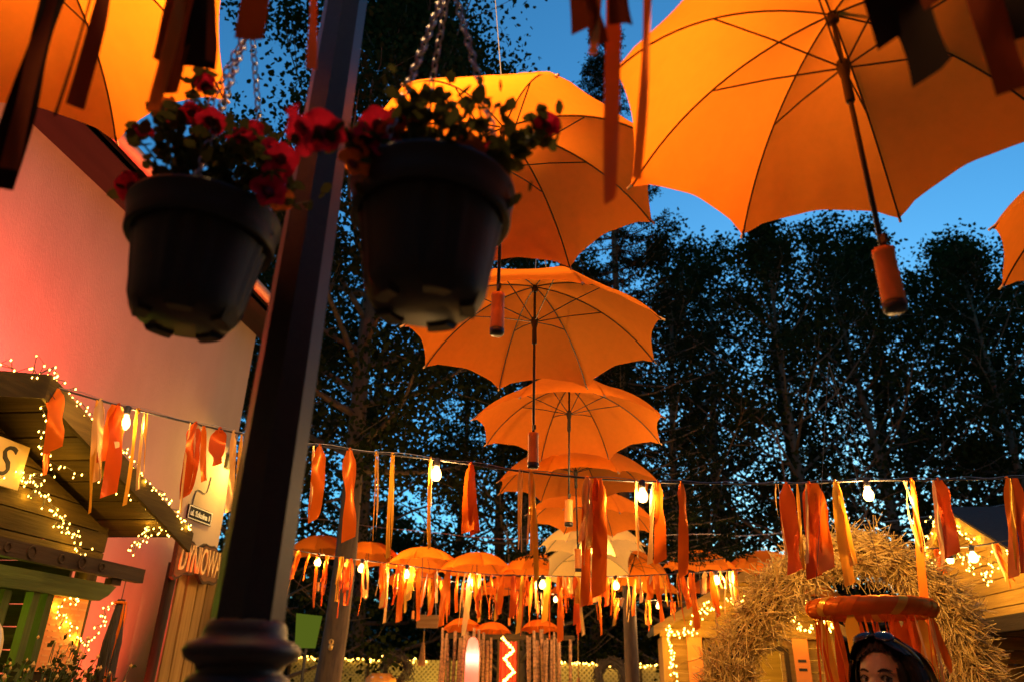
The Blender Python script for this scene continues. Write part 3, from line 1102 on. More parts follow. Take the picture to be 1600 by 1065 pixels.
# bunches: (label, [ (x_top, x_bottom, y_bottom, width_px, colour) or ('loop', x_top, y_bottom, width_px, colour) ])
BUN = [
    ('wide orange ribbon nearest the kiosk gable peak on the near cable', [(90, 82, 702, 22, 'o'), (86, 68, 742, 8, 'o')]),
    ('pale apricot ribbons beside the kiosk roof, tips hanging low', [(158, 150, 748, 14, 'l'), (155, 138, 800, 6, 'y'), (163, 155, 752, 7, 'l')]),
    ('wide deep orange ribbon just before the bulb over the kiosk roof', [(186, 172, 772, 21, 'd'), (192, 185, 700, 10, 'l'), (182, 160, 722, 14, 'o')]),
    ('thin pale ribbons just past the bulb over the kiosk roof', [(216, 196, 788, 5, 'y'), (228, 215, 765, 5, 'l'), (234, 222, 745, 4, 'y')]),
    ('deep orange ribbon with narrow loops before the street name plate', [(306, 292, 772, 20, 'd'), ('loop', 316, 768, 5, 'l'), (322, 318, 752, 8, 'o'), (302, 280, 800, 3, 'l')]),
    ('short folded dark orange ribbon above the street name plate', [(344, 338, 726, 22, 'd')]),
    ('pale ribbon and long thin ribbon touching the lamp post', [(366, 359, 800, 9, 'l'), (380, 362, 848, 6, 'y')]),
    ('broad orange ribbon just past the lamp post', [(500, 492, 810, 19, 'o'), (492, 484, 812, 4, 'l')]),
    ('straight orange ribbon hanging before the great tree trunk', [(547, 544, 842, 19, 'o')]),
    ('two hair thin ribbons past the great trunk', [(588, 584, 845, 3, 'y'), (592, 588, 842, 3, 'l')]),
    ('long narrow amber ribbons reaching the far umbrella row', [(613, 606, 872, 6, 'y'), (617, 609, 878, 4, 'y')]),
    ('long narrow pale ribbon hanging beside the bulb over the dark square', [(673, 670, 858, 6, 'y'), (675, 672, 790, 4, 'l')]),
    ('wide satin orange ribbon with slanted ends between bulb and umbrella row', [(736, 728, 830, 17, 'o'), (738, 740, 832, 14, 'd')]),
    ('two thin pale ribbons before the sixth umbrella', [(812, 810, 858, 5, 'l'), (817, 813, 862, 3, 'l')]),
    ('narrow amber ribbons, one hanging down to the far umbrellas', [(830, 832, 868, 5, 'y'), (832, 840, 905, 7, 'y'), (828, 826, 850, 4, 'l')]),
    ('thick bunch of mixed ribbons hanging in front of the pale umbrellas',
     [(918, 912, 946, 13, 'o'), (922, 917, 858, 14, 'l'), (928, 926, 855, 12, 'y'), (936, 938, 928, 20, 'o'), (916, 908, 845, 8, 'l'), (931, 934, 870, 10, 'd'), (920, 914, 882, 4, 'l')]),
    ('thin pale ribbon touching the bulb beside the umbrella row', [(994, 996, 872, 5, 'l')]),
    ('wide orange ribbon with a pale strand just past the umbrella row', [(1027, 1034, 876, 17, 'o'), (1021, 1014, 880, 7, 'l')]),
    ('straight orange ribbon alone before the dark trees', [(1064, 1070, 898, 14, 'o')]),
    ('wide deep orange ribbon with a thin loop before the straw arch', [(1228, 1240, 892, 22, 'd'), ('loop', 1213, 872, 3, 'l'), (1244, 1256, 890, 5, 'y')]),
    ('two broad dark orange ribbons above the straw arch top', [(1264, 1272, 902, 21, 'd'), (1272, 1293, 892, 22, 'o'), (1258, 1262, 880, 4, 'l')]),
    ('bright amber ribbon hanging before the straw arch top', [(1304, 1326, 912, 14, 'y'), (1306, 1332, 882, 10, 'y')]),
    ('very long narrow orange ribbon reaching down beside the hoop', [(1424, 1458, 1040, 12, 'o'), ('loop', 1416, 868, 3, 'l')]),
    ('deep orange ribbon with slanted hem before the lit gable', [(1465, 1490, 868, 22, 'd'), (1456, 1473, 880, 7, 'l')]),
    ('pair of deep orange ribbons at the picture edge', [(1573, 1586, 902, 13, 'o'), (1584, 1606, 892, 17, 'd'), (1575, 1590, 890, 5, 'y')]),
]
for bi, (lb, tails) in enumerate(BUN):
    t0 = tails[-1] if tails[0][0] == 'loop' else tails[0]
    top = path_at_px(FP, t0[0])
    b = thing('ribbon_bunch', lb, 'ribbon', top, 0, 'ribbons tied along the near cable')
    for ti, tl in enumerate(tails):
        if tl[0] == 'loop':
            _, xt, yb, w, c = tl
            a = path_at_px(FP, xt) - [0, .008, .004]
            D = (a - CAM) @ _f
            e = ay(xt, yb, a[1])
            loop_ribbon(a - top, a[2] - e[2], w * D / FPX, bi * 7 + ti).build('ribbon', RIBS[c], b, True)
            continue
        xt, xb, yb, w, c = tl
        a = path_at_px(FP, xt) - [0, .010 + .006 * ti, .004]
        D = (a - CAM) @ _f
        e = ay(xb, yb, a[1] + random.uniform(-.02, .02))
        ribbon_mesh(a, e, w * D / FPX, RIBS[c], bi * 31 + ti, bow=.018 if w > 8 else .012).build('ribbon', RIBS[c], b, True, -top)
    knot(b, (0, 0, 0), .011, RIBS[t0[4]])

# near ribbons over the viewer's head, hanging from a cable above the frame
NC = smooth_path([(-1.6, .75, 3.02), (-.9, .82, 2.95), (0, .86, 2.90), (.6, .86, 2.92), (1.4, .85, 3.0)], 40)
tag(MB().tube(NC, .005, 6).build('overhead_cable', CABLE, None, True), 'cable overhead carrying the dark out of focus ribbons', 'cable')
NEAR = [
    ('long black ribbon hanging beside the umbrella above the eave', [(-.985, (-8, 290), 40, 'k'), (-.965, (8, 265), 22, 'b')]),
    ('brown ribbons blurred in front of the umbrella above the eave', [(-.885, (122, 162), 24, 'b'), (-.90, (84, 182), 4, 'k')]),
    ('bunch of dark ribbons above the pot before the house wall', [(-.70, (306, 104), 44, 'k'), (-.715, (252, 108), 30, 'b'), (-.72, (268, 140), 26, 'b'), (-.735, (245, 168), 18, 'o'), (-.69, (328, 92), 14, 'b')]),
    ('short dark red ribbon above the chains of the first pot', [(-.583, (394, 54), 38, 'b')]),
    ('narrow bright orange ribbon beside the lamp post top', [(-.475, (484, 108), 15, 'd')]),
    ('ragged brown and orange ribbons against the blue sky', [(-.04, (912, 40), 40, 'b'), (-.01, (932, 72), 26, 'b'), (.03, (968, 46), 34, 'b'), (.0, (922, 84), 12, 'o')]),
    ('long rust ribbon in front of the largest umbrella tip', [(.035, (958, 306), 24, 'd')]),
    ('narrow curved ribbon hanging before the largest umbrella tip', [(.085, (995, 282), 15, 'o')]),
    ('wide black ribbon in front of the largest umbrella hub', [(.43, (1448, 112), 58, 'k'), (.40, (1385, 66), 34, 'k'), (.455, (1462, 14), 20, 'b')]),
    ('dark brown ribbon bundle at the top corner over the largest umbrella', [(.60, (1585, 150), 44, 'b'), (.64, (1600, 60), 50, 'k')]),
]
for bi, (lb, tails) in enumerate(NEAR):
    i0 = int(np.argmin(abs(NC[:, 0] - tails[0][0])))
    top = NC[i0].copy()
    b = thing('ribbon_bunch', lb, 'ribbon', top, 0, 'ribbons tied along the overhead cable')
    for ti, (X, pb, w, c) in enumerate(tails):
        a = NC[int(np.argmin(abs(NC[:, 0] - X)))] - [0, .008 + .01 * ti, .004]
        e = ay(*pb, a[1])
        D = (e - CAM) @ _f
        ribbon_mesh(a, e, w * D / FPX, RIBS[c], 500 + bi * 31 + ti, bow=.010, fold=.10, slant=.12, twist=.25).build('ribbon', RIBS[c], b, True, -top)
    knot(b, (0, 0, 0), .011, RIBS[tails[0][3]])


def far_string(label, px_pts, Y, bulbs, watts, nb, seed, where, Lr=(.18, .62), extra=()):
    P = smooth_path([ay(px, py, Y + dy) for px, py, dy in px_pts], 90)
    c0 = P[45].copy()
    st = thing('festoon_cable', label, 'light string', c0)
    MB().tube(P - c0, .006, 5).build('cable', CABLE, st, True)
    for px in bulbs:
        bulb(st, path_at_px(P, px) - c0, .034, watts)
    rg = random.Random(seed)
    x0, x1 = px_pts[0][0], px_pts[-1][0]
    kinds = 'oooddolyyoodl'
    for i in range(nb):
        px = x0 + (x1 - x0) * (i + .5 + rg.uniform(-.3, .3)) / nb
        top = path_at_px(P, px)
        b = thing('ribbon_bunch', '%s ribbon bunch along %s, counted from the house side' % (ORD[i], where), 'ribbon', top, 0, 'ribbons tied along ' + where)
        for t in range(rg.choice((2, 3, 3, 4))):
            L = rg.uniform(*Lr)
            c = rg.choice(kinds)
            w = rg.choice((.013, .018, .022, .03, .04, .055))
            off = np.array([rg.uniform(-.06, .06), -.01 - .012 * t, -.004])
            if w < .03 and rg.random() < .45:
                loop_ribbon(off, L * .8, w, seed + i * 9 + t, rg.uniform(.015, .04)).build('ribbon', RIBS[c], b, True)
            else:
                a = top + off
                ribbon_mesh(a, a + [rg.uniform(-.06, .06), rg.uniform(-.03, .03), -L], w, RIBS[c], seed + i * 9 + t, n=9, bow=.02).build('ribbon', RIBS[c], b, True, -top)
    return P


far_string('second bulb cable across the lane below the far umbrella row', [(455, 856, 0), (480, 862, 0), (565, 874, 0), (740, 895, 0), (848, 899, 0), (962, 900, 0), (1118, 892, 0), (1160, 889, 0)],
           7.6, (498, 566, 636, 741, 848, 962, 1118), 16, 32, 40, 'the second bulb cable', (.2, .6))
far_string('third bulb cable hung lower beyond the second one', [(560, 888, 0), (640, 898, 0), (740, 912, 0), (850, 926, 0), (980, 934, 0), (1085, 940, 0), (1210, 938, 0), (1330, 930, 0)],
           12.7, (632, 700, 868, 978, 1028, 1085, 1160, 1235, 1300), 32, 26, 90, 'the third bulb cable', (.25, .65))
far_string('short bulb cable ending at the lit gable', [(1395, 858, 0), (1440, 857, 0), (1515, 853, 0), (1560, 846, 0), (1660, 825, 0)], 6.3, (1517,), 9, 3, 140, 'the short cable by the lit gable', (.2, .35))


# ================================================================== fairy lights
def wb(mb, name, m, parent, smooth=False):
    """world-coordinate mesh as a direct part of a top-level thing."""
    return mb.build(name, m, parent, smooth, loc=-np.array(parent.location))


def fairy(label, pts, n, jit, seed, group=None, cord=True, r=.0055, glow_w=0.0):
    rg = np.random.default_rng(seed)
    pts = np.asarray(pts, float)
    P = smooth_path(pts, max(12, len(pts) * 8)) if len(pts) > 2 else np.linspace(pts[0], pts[1], 12)
    seg = np.concatenate([[0], np.cumsum(np.linalg.norm(np.diff(P, axis=0), axis=1))])
    th = thing('fairy_lights', label, 'fairy lights', P[0], 0, group)
    cp = []
    bl = MB()
    for i in range(n):
        s = seg[-1] * (i + rg.uniform(.1, .9)) / n
        q = np.array([np.interp(s, seg, P[:, k]) for k in range(3)]) + rg.normal(0, jit, 3)
        cp.append(q)
        bl.octa(q + [0, 0, -.010], r)
    if cord:
        order = np.array(cp)
        wb(MB().tube(order, .0022, 4, caps=False), 'cord', CABLE, th)
    stuff(wb(bl, 'bulbs', FAIRY, th))
    if glow_w:                                   # every eighth little bulb carries the light of its neighbours
        for q in cp[3::8]:
            lamp('fairy_light', q - P[0] + [0, 0, -.010], glow_w, (1.0, .52, .05), .012, th)
    return th


# ================================================================== kiosk on the left
def gable_kiosk(label, loc, X, s, Yp, Zp, half, slope, over, zbeam, wall_half, depth, seed, wf=W, interior=None, zeave=None):
    """kiosk whose gable faces the lane; s = +1 faces +x, -1 faces -x; X = plane of the barge boards."""
    rg = random.Random(seed)
    k = thing('wooden_kiosk', label, 'kiosk', loc)
    XW = X - s * over                               # plane of the gable wall
    z = zbeam
    while z < Zp - .06:
        h = rg.uniform(.115, .14)
        hw = [min(wall_half, (Zp - .05 - q) / slope) for q in (z, z + h - .008)]
        x0, x1 = XW, XW - s * .028
        xo = s * rg.uniform(0, .006)
        hw[1] = max(hw[1], .01)
        pl = MB().poly([[x0 + xo - s * .014, Yp - hw[0], z], [x0 + xo - s * .014, Yp + hw[0], z], [x0 + xo - s * .014, Yp + hw[1], z + h - .008], [x0 + xo - s * .014, Yp - hw[1], z + h - .008]], (1, 0, 0), .028)
        wb(pl, 'gable_plank', wf('y'), k)
        z += h
    # roof: two slabs, soffit boards below them, barge boards at the front
    for sd in (-1, 1):
        e = np.array([0, sd * half, -half * slope])
        d = e / np.linalg.norm(e)
        nn = np.array([0, -sd * d[2], sd * d[1]])
        if nn[2] < 0:
            nn = -nn
        a0 = np.array([X, Yp, Zp])
        ext = e + d * .06
        xb = XW - s * depth
        roof = wb(MB().poly([a0 + nn * .045, a0 + ext + nn * .045, [xb, *(a0 + ext + nn * .045)[1:]], [xb, *(a0 + nn * .045)[1:]]], nn, .02), 'roof', mat('roof_felt', (.014, .013, .012), (.022, .020, .018), 30, rough=.95, bump=.4), k)
        nb = 7
        for i in range(nb):
            t0, t1 = (i + .04) / nb, (i + .97) / nb
            p0, p1 = a0 + e * t0 + nn * .02, a0 + e * t1 + nn * .02
            wb(MB().poly([p0, p1, [xb, *p1[1:]], [xb, *p0[1:]]], nn, .022), 'roof_board', wf('x'), k)
        wb(MB().poly([a0 + [s * .014, 0, .055], a0 + e * 1.03 + [s * .014, 0, .055], a0 + e * 1.03 + [s * .014, 0, -.075], a0 + [s * .014, 0, -.075]], (1, 0, 0), .026), 'barge_board', wf('y'), k)
    # side walls and posts
    ze = Zp - wall_half * slope - .03
    for sd in (-1, 1):
        wb(MB().box((XW - s * .05, Yp + sd * (wall_half - .05), ze / 2), (.09, .10, ze)), 'post', wf('z'), k)
        zz = 0.0
        while zz < ze - .05:
            wb(MB().box((XW - s * (depth / 2 + .1), Yp + sd * wall_half, zz + .07), (depth - .2, .025, .132)), 'wall_plank', wf('x'), k)
            zz += .14
    wb(MB().box((XW - s * depth, Yp, ze / 2), (.03, wall_half * 2, ze)), 'back_wall', wf('y'), k)
    wb(MB().box((XW - s * depth / 2, Yp, .05), (depth, wall_half * 2 - .1, .1)), 'floor_board', WD('x'), k)
    # counter
    wb(MB().box((XW + s * .12, Yp, 1.02), (.42, wall_half * 2 - .25, .045)), 'counter', WP('y'), k)
    zz = 0.0
    while zz < .95:
        wb(MB().box((XW - s * .03, Yp, zz + .065), (.026, wall_half * 2 - .24, .124)), 'front_plank', wf('y'), k)
        zz += .13
    return k, XW


K1L = (-3.0, 3.27, 0)
k1, XW1 = gable_kiosk('gabled wooden kiosk wrapped in fairy lights in front of the plastered house', K1L, -2.95, 1, 3.27, 2.94, 1.60, .325, .45, 2.17, 1.41, 1.0, 3)
# carved shelf board sticking out under the gable
wb(MB().box((-3.07, 3.15, 2.135), (.055, 2.98, .085)), 'carved_board', WD('y'), k1)
for i, y in enumerate((3.0, 3.45, 3.62, 3.85, 4.02, 4.2)):
    wb(MB().torus((-3.04, y, 2.135), .022 if i % 2 else .030, .006, 14, 5, 'x'), 'carved_ring', WD('y'), k1)
wb(MB().box((-3.10, 4.42, 2.075), (.05, .09, .035)), 'bracket', WD('y'), k1)
# header with rounded end, posts and door frame, green light painted into their wood
hd = [[-3.33, 2.0, 2.09], [-3.33, 4.62, 2.09], [-3.33, 4.76, 2.08], [-3.33, 4.70, 2.02], [-3.33, 4.62, 1.98], [-3.33, 2.0, 1.98]]
wb(MB().poly(hd, (1, 0, 0), .05), 'green_header', WG('y'), k1)
for y in (4.10, 4.215):
    wb(MB().box((-3.36, y, 1.49), (.05, .055, .98)), 'door_post', WG('z'), k1)
wb(MB().box((-3.40, 3.72, 1.72), (.03, .50, .50)), 'green_panel', WG('z'), k1)
wb(MB().box((-3.37, 3.90, 1.55), (.03, .05, .85)), 'panel_strip', WG('z'), k1)
for i in range(7):
    wb(MB().box((-3.42, 4.46, 1.12 + i * .135), (.026, .42, .128)), 'side_plank', WD('y'), k1)
po = thing('orange_poster', 'orange price poster pinned beside the kiosk opening', 'poster', (-3.375, 4.44, 1.81))
MB().box((0, 0, 0), (.006, .34, .50)).build('sheet', mat('poster_orange', (.72, .20, .03), (.78, .25, .04), 6, rough=.6), po)
tl = MB()
rgp = random.Random(5)
tl.box((.0045, 0, .155), (.002, .33, .012))
for r_ in range(10):
    y = -.13
    while y < .12:
        w = rgp.uniform(.02, .07)
        tl.box((.0045, min(y + w / 2, .13), .11 - r_ * .034), (.002, w, .010))
        y += w + .02
tl.build('print', mat('poster_print', (.78, .30, .07), rough=.6), po)
sS = thing('cream_name_board', 'cream name board with a black letter S on the kiosk gable', 'sign', (-3.36, 3.35, 2.62))
MB().box((0, 0, 0), (.02, .80, .25)).build('board', mat('cream_board', (.72, .50, .20), (.78, .56, .25), 5, rough=.6), sS)
lettering('S', .25, mat('black_letter', (.02, .016, .012), rough=.6), 'lettering', sS, Matrix.Translation((.012, .255, 0)) @ MX @ Matrix(((1, .22, 0, 0), (0, 1, 0, 0), (0, 0, 1, 0), (0, 0, 0, 1))), .003)
mr_ = thing('arched_mirror', 'white and gold arched mirror standing on the kiosk counter', 'mirror', (-3.30, 3.74, 1.05))
ar = [[0, -.16, 0], [0, .16, 0], [0, .16, .62]] + [[0, .16 * math.cos(a), .62 + .16 * math.sin(a)] for a in np.linspace(.3, PI - .3, 8)] + [[0, -.16, .62]]
MB().poly(ar, (1, 0, 0), .02).build('frame', mat('gilt', (.70, .52, .25), rough=.4, metal=.4), mr_)
MB().poly([[.012, y * .84, .03 + z * .965] for x, y, z in ar], (1, 0, 0), .006).build('inner_frame', WHITE, mr_)
MB().poly([[.016, y * .68, .06 + z * .92] for x, y, z in ar], (1, 0, 0), .004).build('glass', mat('mirror_glass', (.12, .22, .15), rough=.08, metal=.6), mr_)
lt = thing('assumed_green_lamp', 'assumed green lamp hidden inside the kiosk under the header beam', 'lamp', (-3.75, 3.75, 1.98))  # assumed hidden source of the green light in the kiosk
MB().lathe([(.03, .08), (.07, .0), (.075, -.01)], 12).build('shade', METAL, lt)
MB().sphere((0, 0, -.02), .035, 10, 8).build('bulb', glow('green_bulb', (.25, 1, .1), 8), lt, True)
lamp('green_light', (.0, 0, -.03), 3.8, (.80, 1.0, .05), .04, lt)
gl2 = thing('added_green_spotlight', 'added small green spotlight clipped under the shelf board of the kiosk', 'lamp', (-3.30, 3.55, 2.05))  # extra lamp added for the green light on the kiosk front
MB().lathe([(.02, .03), (.03, 0), (.032, -.03)], 12).build('housing', METAL, gl2)
MB().sphere((0, 0, -.03), .022, 10, 6).build('bulb', MATS['green_bulb'], gl2, True)
lamp('green_light', (0, 0, -.055), 1.8, (.82, 1.0, .05), .03, gl2)

GFAI = 'fairy light strings on the left kiosk'
N = lambda *a: np.array(a, float)
X1 = -2.93
fairy('fairy lights along the top of the kiosk barge board facing the lamp post', [N(X1, 3.27, 3.02), N(X1, 4.05, 2.76), N(X1, 4.86, 2.50)], 95, .018, 1, GFAI, glow_w=.32)
fairy('fairy lights along the kiosk ridge and near roof edge', [N(X1 - .1, 2.2, 2.68), N(X1 - .05, 2.75, 2.85), N(X1, 3.30, 3.04)], 64, .026, 2, GFAI, glow_w=.32)
fairy('second strand of fairy lights under the barge board', [N(X1 + .02, 3.30, 2.96), N(X1 - .1, 3.42, 2.72), N(X1 - .25, 3.85, 2.66), N(X1 - .05, 4.4, 2.56), N(X1 - .02, 4.83, 2.40)], 48, .016, 3, GFAI, glow_w=.32)
fairy('fairy lights in a slanting line across the gable planks, down to the shelf board', [N(XW1 + .03, 3.72, 2.62), N(XW1 + .03, 4.10, 2.45), N(XW1 + .03, 4.50, 2.20)], 84, .022, 4, GFAI, glow_w=.32)
fairy('fairy lights rising to the gable middle beside the name board', [N(XW1 + .04, 3.05, 2.44), N(XW1 + .04, 3.5, 2.50), N(XW1 + .04, 3.86, 2.62), N(XW1 + .05, 3.9, 2.70)], 48, .026, 5, GFAI, glow_w=.32)
fairy('fairy lights under the eave corner, looping to the end of the roof', [N(-3.20, 4.66, 2.30), N(-3.10, 4.72, 2.46), N(-3.02, 4.80, 2.47), N(-2.96, 4.86, 2.44)], 48, .03, 6, GFAI, glow_w=.32)
fairy('fairy lights in a zigzag over the orange poster', [N(-3.35, 4.62, 2.02), N(-3.35, 4.36, 1.96), N(-3.34, 4.34, 1.88), N(-3.34, 4.55, 1.79), N(-3.34, 4.66, 1.73), N(-3.33, 4.74, 1.86), N(-3.32, 4.78, 2.02)], 60, .02, 7, GFAI, glow_w=.32)

# flowers below the kiosk counter
kp = thing('kiosk_flower_box', 'flower box of small amber lit flowers below the kiosk opening', 'flower box', (-3.12, 4.25, .0))
MB().box((0, 0, 1.18), (.22, 1.0, .20)).build('box', WD('y'), kp)
MB().box((0, -.46, .54), (.05, .05, 1.08)).build('leg', WD('z'), kp)
MB().box((0, .46, .54), (.05, .05, 1.08)).build('leg', WD('z'), kp)
rg = np.random.default_rng(8)
st, V, fl_ = MB(), [], MB()
for i in range(95):
    b = N(rg.uniform(-.1, .1), rg.uniform(-.5, .5), 1.28)
    e = b + [rg.uniform(-.06, .14), rg.normal(0, .07), rg.uniform(.12, .34) + (.12 if abs(b[1] + .1) < .12 else 0)]
    st.tube(smooth_path([b, (b + e) / 2 + rg.normal(0, .015, 3), e], 5), .0025, 4)
    for _ in range(7):
        c = b + (e - b) * rg.uniform(.3, 1) + rg.normal(0, .012, 3)
        d = rg.normal(0, 1, 3)
        d /= np.linalg.norm(d)
        s_ = np.cross(d, rg.normal(0, 1, 3))
        s_ /= np.linalg.norm(s_)
        L = rg.uniform(.03, .055)
        V.append([c, c + d * L * .5 + s_ * L * .3, c + d * L, c + d * L * .5 - s_ * L * .3])
    fl_.octa(e, rg.uniform(.008, .016))
st.build('stems', STEM, kp)
stuff(link('leaves', quads_mesh('leaves', np.array(V), LEAF, 4), kp))
stuff(fl_.build('blossoms', mat('blossom', (.62, .30, .06), (.7, .42, .14), 20, rough=.7), kp))

# dark bundle tied with orange ribbon hanging off the shelf board
bd = thing('broom_bundle', 'dark twig bundle tied with orange ribbon hanging from the kiosk board', 'broom', (-3.07, 4.50, 1.98))
rg = np.random.default_rng(12)
tw = MB()
for i in range(130):
    a = rg.uniform(0, 2 * PI)
    r1 = .05 * math.sqrt(rg.uniform())
    tw.tube([[r1 * .4 * math.cos(a), r1 * .4 * math.sin(a), 0], [r1 * math.cos(a) * 1.1, r1 * math.sin(a) * 1.1, -.25], [r1 * math.cos(a) * .9 + rg.normal(0, .012), r1 * math.sin(a) * .9 + rg.normal(0, .012), -.55 + rg.uniform(-.08, .1)]], .0035, 4)
stuff(tw.build('twigs', mat('twig', (.035, .025, .018), (.055, .04, .028), 20, rough=.8), bd))
MB().tube([[0, 0, 0], [0, 0, .13]], .003, 5).build('hanging_cord', CABLE, bd)
MB().torus((0, 0, -.02), .028, .010, 14, 6).build('ribbon_band', RIB_O, bd, True)
for i, (dx, dy) in enumerate(((.05, -.05), (.05, .02))):
    ribbon_mesh((.03, dy * .3, -.02), (dx + .02, dy, -.60), .014, RIB_O, 77 + i, bow=.03).build('ribbon', RIB_O, bd, True)

# ================================================================== kiosk on the right (lit gable) and kiosk behind the arch
k3, XW3 = gable_kiosk('amber lit gabled kiosk behind the straw arch at the picture edge', (3.3, 7.72, 0), 3.2, -1, 7.72, 3.14, 1.75, .53, .18, 2.12, 1.55, 1.4, 9, WP)
wb(MB().box((3.16, 7.3, 2.07), (.10, 3.4, .12)), 'lintel', WD('y'), k3)
GF3 = 'fairy light strings on the lit gable'
fairy('fairy lights down the far slope of the lit gable', [N(3.12, 7.72, 3.12), N(3.12, 8.2, 2.86), N(3.12, 8.7, 2.62)], 36, .03, 21, GF3, r=.0078, glow_w=.8)
fairy('fairy lights swagged across the lit gable planks', [N(3.14, 8.45, 2.75), N(3.12, 8.0, 2.62), N(3.12, 7.65, 2.80), N(3.12, 7.45, 2.72), N(3.12, 7.15, 2.50), N(3.12, 6.9, 2.48), N(3.12, 6.6, 2.62)], 95, .035, 22, GF3, r=.0078, glow_w=.8)
fairy('fairy lights down the near slope of the lit gable', [N(3.12, 7.70, 3.10), N(3.12, 7.3, 2.90), N(3.12, 7.05, 2.76)], 30, .03, 23, GF3, r=.0078, glow_w=.8)
kl = thing('kiosk_lamp', 'added warm fill lamp hidden under the roof edge of the lit gable kiosk', 'lamp', (2.95, 7.2, 2.62))  # added fill that brightens the gable planks
MB().lathe([(.02, .09), (.06, .02), (.065, .0)], 12).build('shade', METAL, kl)
MB().sphere((0, 0, -.01), .03, 10, 8).build('bulb', LEAF_BULB, kl, True)
lamp('kiosk_light', (0, 0, -.02), 9, (1.0, .56, .07), .03, kl)

K2Y = 9.6
k2 = thing('wooden_stall', 'amber lit wooden stall with gabled roof seen through the straw arch', 'stall', (1.5, K2Y, 0))
rg2 = random.Random(4)
z = 2.14
while z < 2.66:
    h = .11
    hw = [(2.72 - q) * 1.75 for q in (z, z + h)]
    wb(MB().poly([[1.5 - hw[0], K2Y, z], [1.5 + hw[0], K2Y, z], [1.5 + max(hw[1], .02), K2Y, z + h - .006], [1.5 - max(hw[1], .02), K2Y, z + h - .006]], (0, 1, 0), .03), 'gable_plank', WP('x'), k2)
    z += h
for sd in (-1, 1):
    e = np.array([sd * 1.08, 0, -.62])
    nn = np.array([.62 * sd, 0, 1.08]) / math.hypot(.62, 1.08)
    a0 = np.array([1.5, K2Y - .25, 2.76])
    wb(MB().poly([a0, a0 + e, a0 + e + [0, 2.0, 0], a0 + [0, 2.0, 0]], nn, .05), 'roof', MATS['roof_felt'], k2)
    wb(MB().poly([a0 + [0, -.03, .02], a0 + e + [0, -.03, .02], a0 + e + [0, -.03, -.09], a0 + [0, -.03, -.09]], (0, 1, 0), .03), 'barge_board', WP('x'), k2)
    wb(MB().box((1.5 + sd * .93, K2Y - .02, 1.05), (.10, .10, 2.1)), 'post', WP('z'), k2)
    wb(MB().box((1.5 + sd * .93, K2Y + .85, 1.05), (.03, 1.6, 2.1)), 'side_wall', WP('z'), k2)
    for i in range(9):
        wb(MB().box((1.5 + sd * .62, K2Y + .01, 1.0 + .128 * i), (.52, .026, .12)), 'front_plank', WP('x'), k2)
wb(MB().box((1.5, K2Y - .03, 2.10), (2.0, .10, .09)), 'lintel', WP('x'), k2)
wb(MB().box((1.5, K2Y + .01, 1.95), (.86, .05, .05)), 'window_frame', WD('x'), k2)
wb(MB().box((1.93, K2Y + .01, 1.5), (.05, .05, .9)), 'window_frame', WD('z'), k2)
wb(MB().box((1.07, K2Y + .01, 1.5), (.05, .05, .9)), 'window_frame', WD('z'), k2)
wb(MB().box((1.5, K2Y + 1.6, 1.05), (1.9, .03, 2.1)), 'back_wall', WP('x'), k2)
wb(MB().box((1.5, K2Y - .1, 1.03), (1.9, .45, .05)), 'counter', WP('x'), k2)
wb(MB().box((1.5, K2Y, .52), (1.86, .04, .98)), 'front_panel', WP('z'), k2)
for (x, nm, lb) in ((.89, 'orange_poster', 'orange poster on the stall beside the straw arch, nearer the bare trunk'), (2.08, 'orange_poster', 'orange notice with dark bars on the stall behind the arch opening')):
    p = thing(nm, lb, 'poster', (x, K2Y - .075, 1.78))
    MB().box((0, 0, 0), (.17, .008, .62)).build('sheet', MATS['poster_orange'], p)
    pb = MB()
    for i in range(2):
        pb.box((0, -.006, .04 - i * .09), (.09, .003, .03))
    pb.build('print', MATS['black_letter'] if x > 1.5 else MATS['poster_print'], p)
GF2 = 'fairy light strings on the stall behind the arch'
fairy('fairy lights in loops along the stall roof toward the bare trunk', [N(.58, K2Y - .3, 2.14), N(.75, K2Y - .32, 2.10), N(.86, K2Y - .32, 2.12), N(1.0, K2Y - .32, 2.36), N(1.2, K2Y - .32, 2.36)], 60, .03, 31, GF2, r=.0095, glow_w=.9)
fairy('fairy lights hanging down the corner post of the stall', [N(.58, K2Y - .3, 2.16), N(.60, K2Y - .3, 1.95), N(.62, K2Y - .3, 1.60)], 40, .022, 32, GF2, r=.0095, glow_w=.9)
fairy('fairy lights swagged inside the straw arch opening', [N(1.28, K2Y - .32, 2.48), N(1.4, K2Y - .32, 2.40), N(1.55, K2Y - .32, 2.50), N(1.72, K2Y - .32, 2.32), N(1.9, K2Y - .32, 2.40), N(2.05, K2Y - .32, 2.18), N(2.2, K2Y - .32, 2.16), N(2.36, K2Y - .32, 2.28), N(2.38, K2Y - .32, 2.12)], 95, .025, 33, GF2, r=.0095, glow_w=.9)
bk = thing('metal_bucket', 'small metal bucket with flowers on the stall counter', 'bucket', (1.42, K2Y - .12, 1.055))
MB().lathe([(.10, 0), (.13, .55), (.135, .56), (.12, .55)], 20).build('bucket', mat('zinc', (.5, .5, .48), rough=.3, metal=.8), bk, True)
kb = MB()
for i in range(40):
    kb.octa((random.uniform(-.11, .11), random.uniform(-.11, .11), .58 + random.uniform(-.02, .05)), .03)
stuff(kb.build('blossoms', mat('cream_blossom', (.75, .6, .35), rough=.7), bk))
sp = thing('stall_lamp', 'assumed warm lamp hanging inside the stall behind the arch', 'lamp', (1.55, K2Y + .7, 2.0))  # assumed source of the yellow light inside the stall
MB().lathe([(.02, .10), (.10, .02), (.11, .0)], 14).build('shade', METAL, sp)
MB().sphere((0, 0, -.02), .04, 10, 8).build('bulb', LEAF_BULB, sp, True)
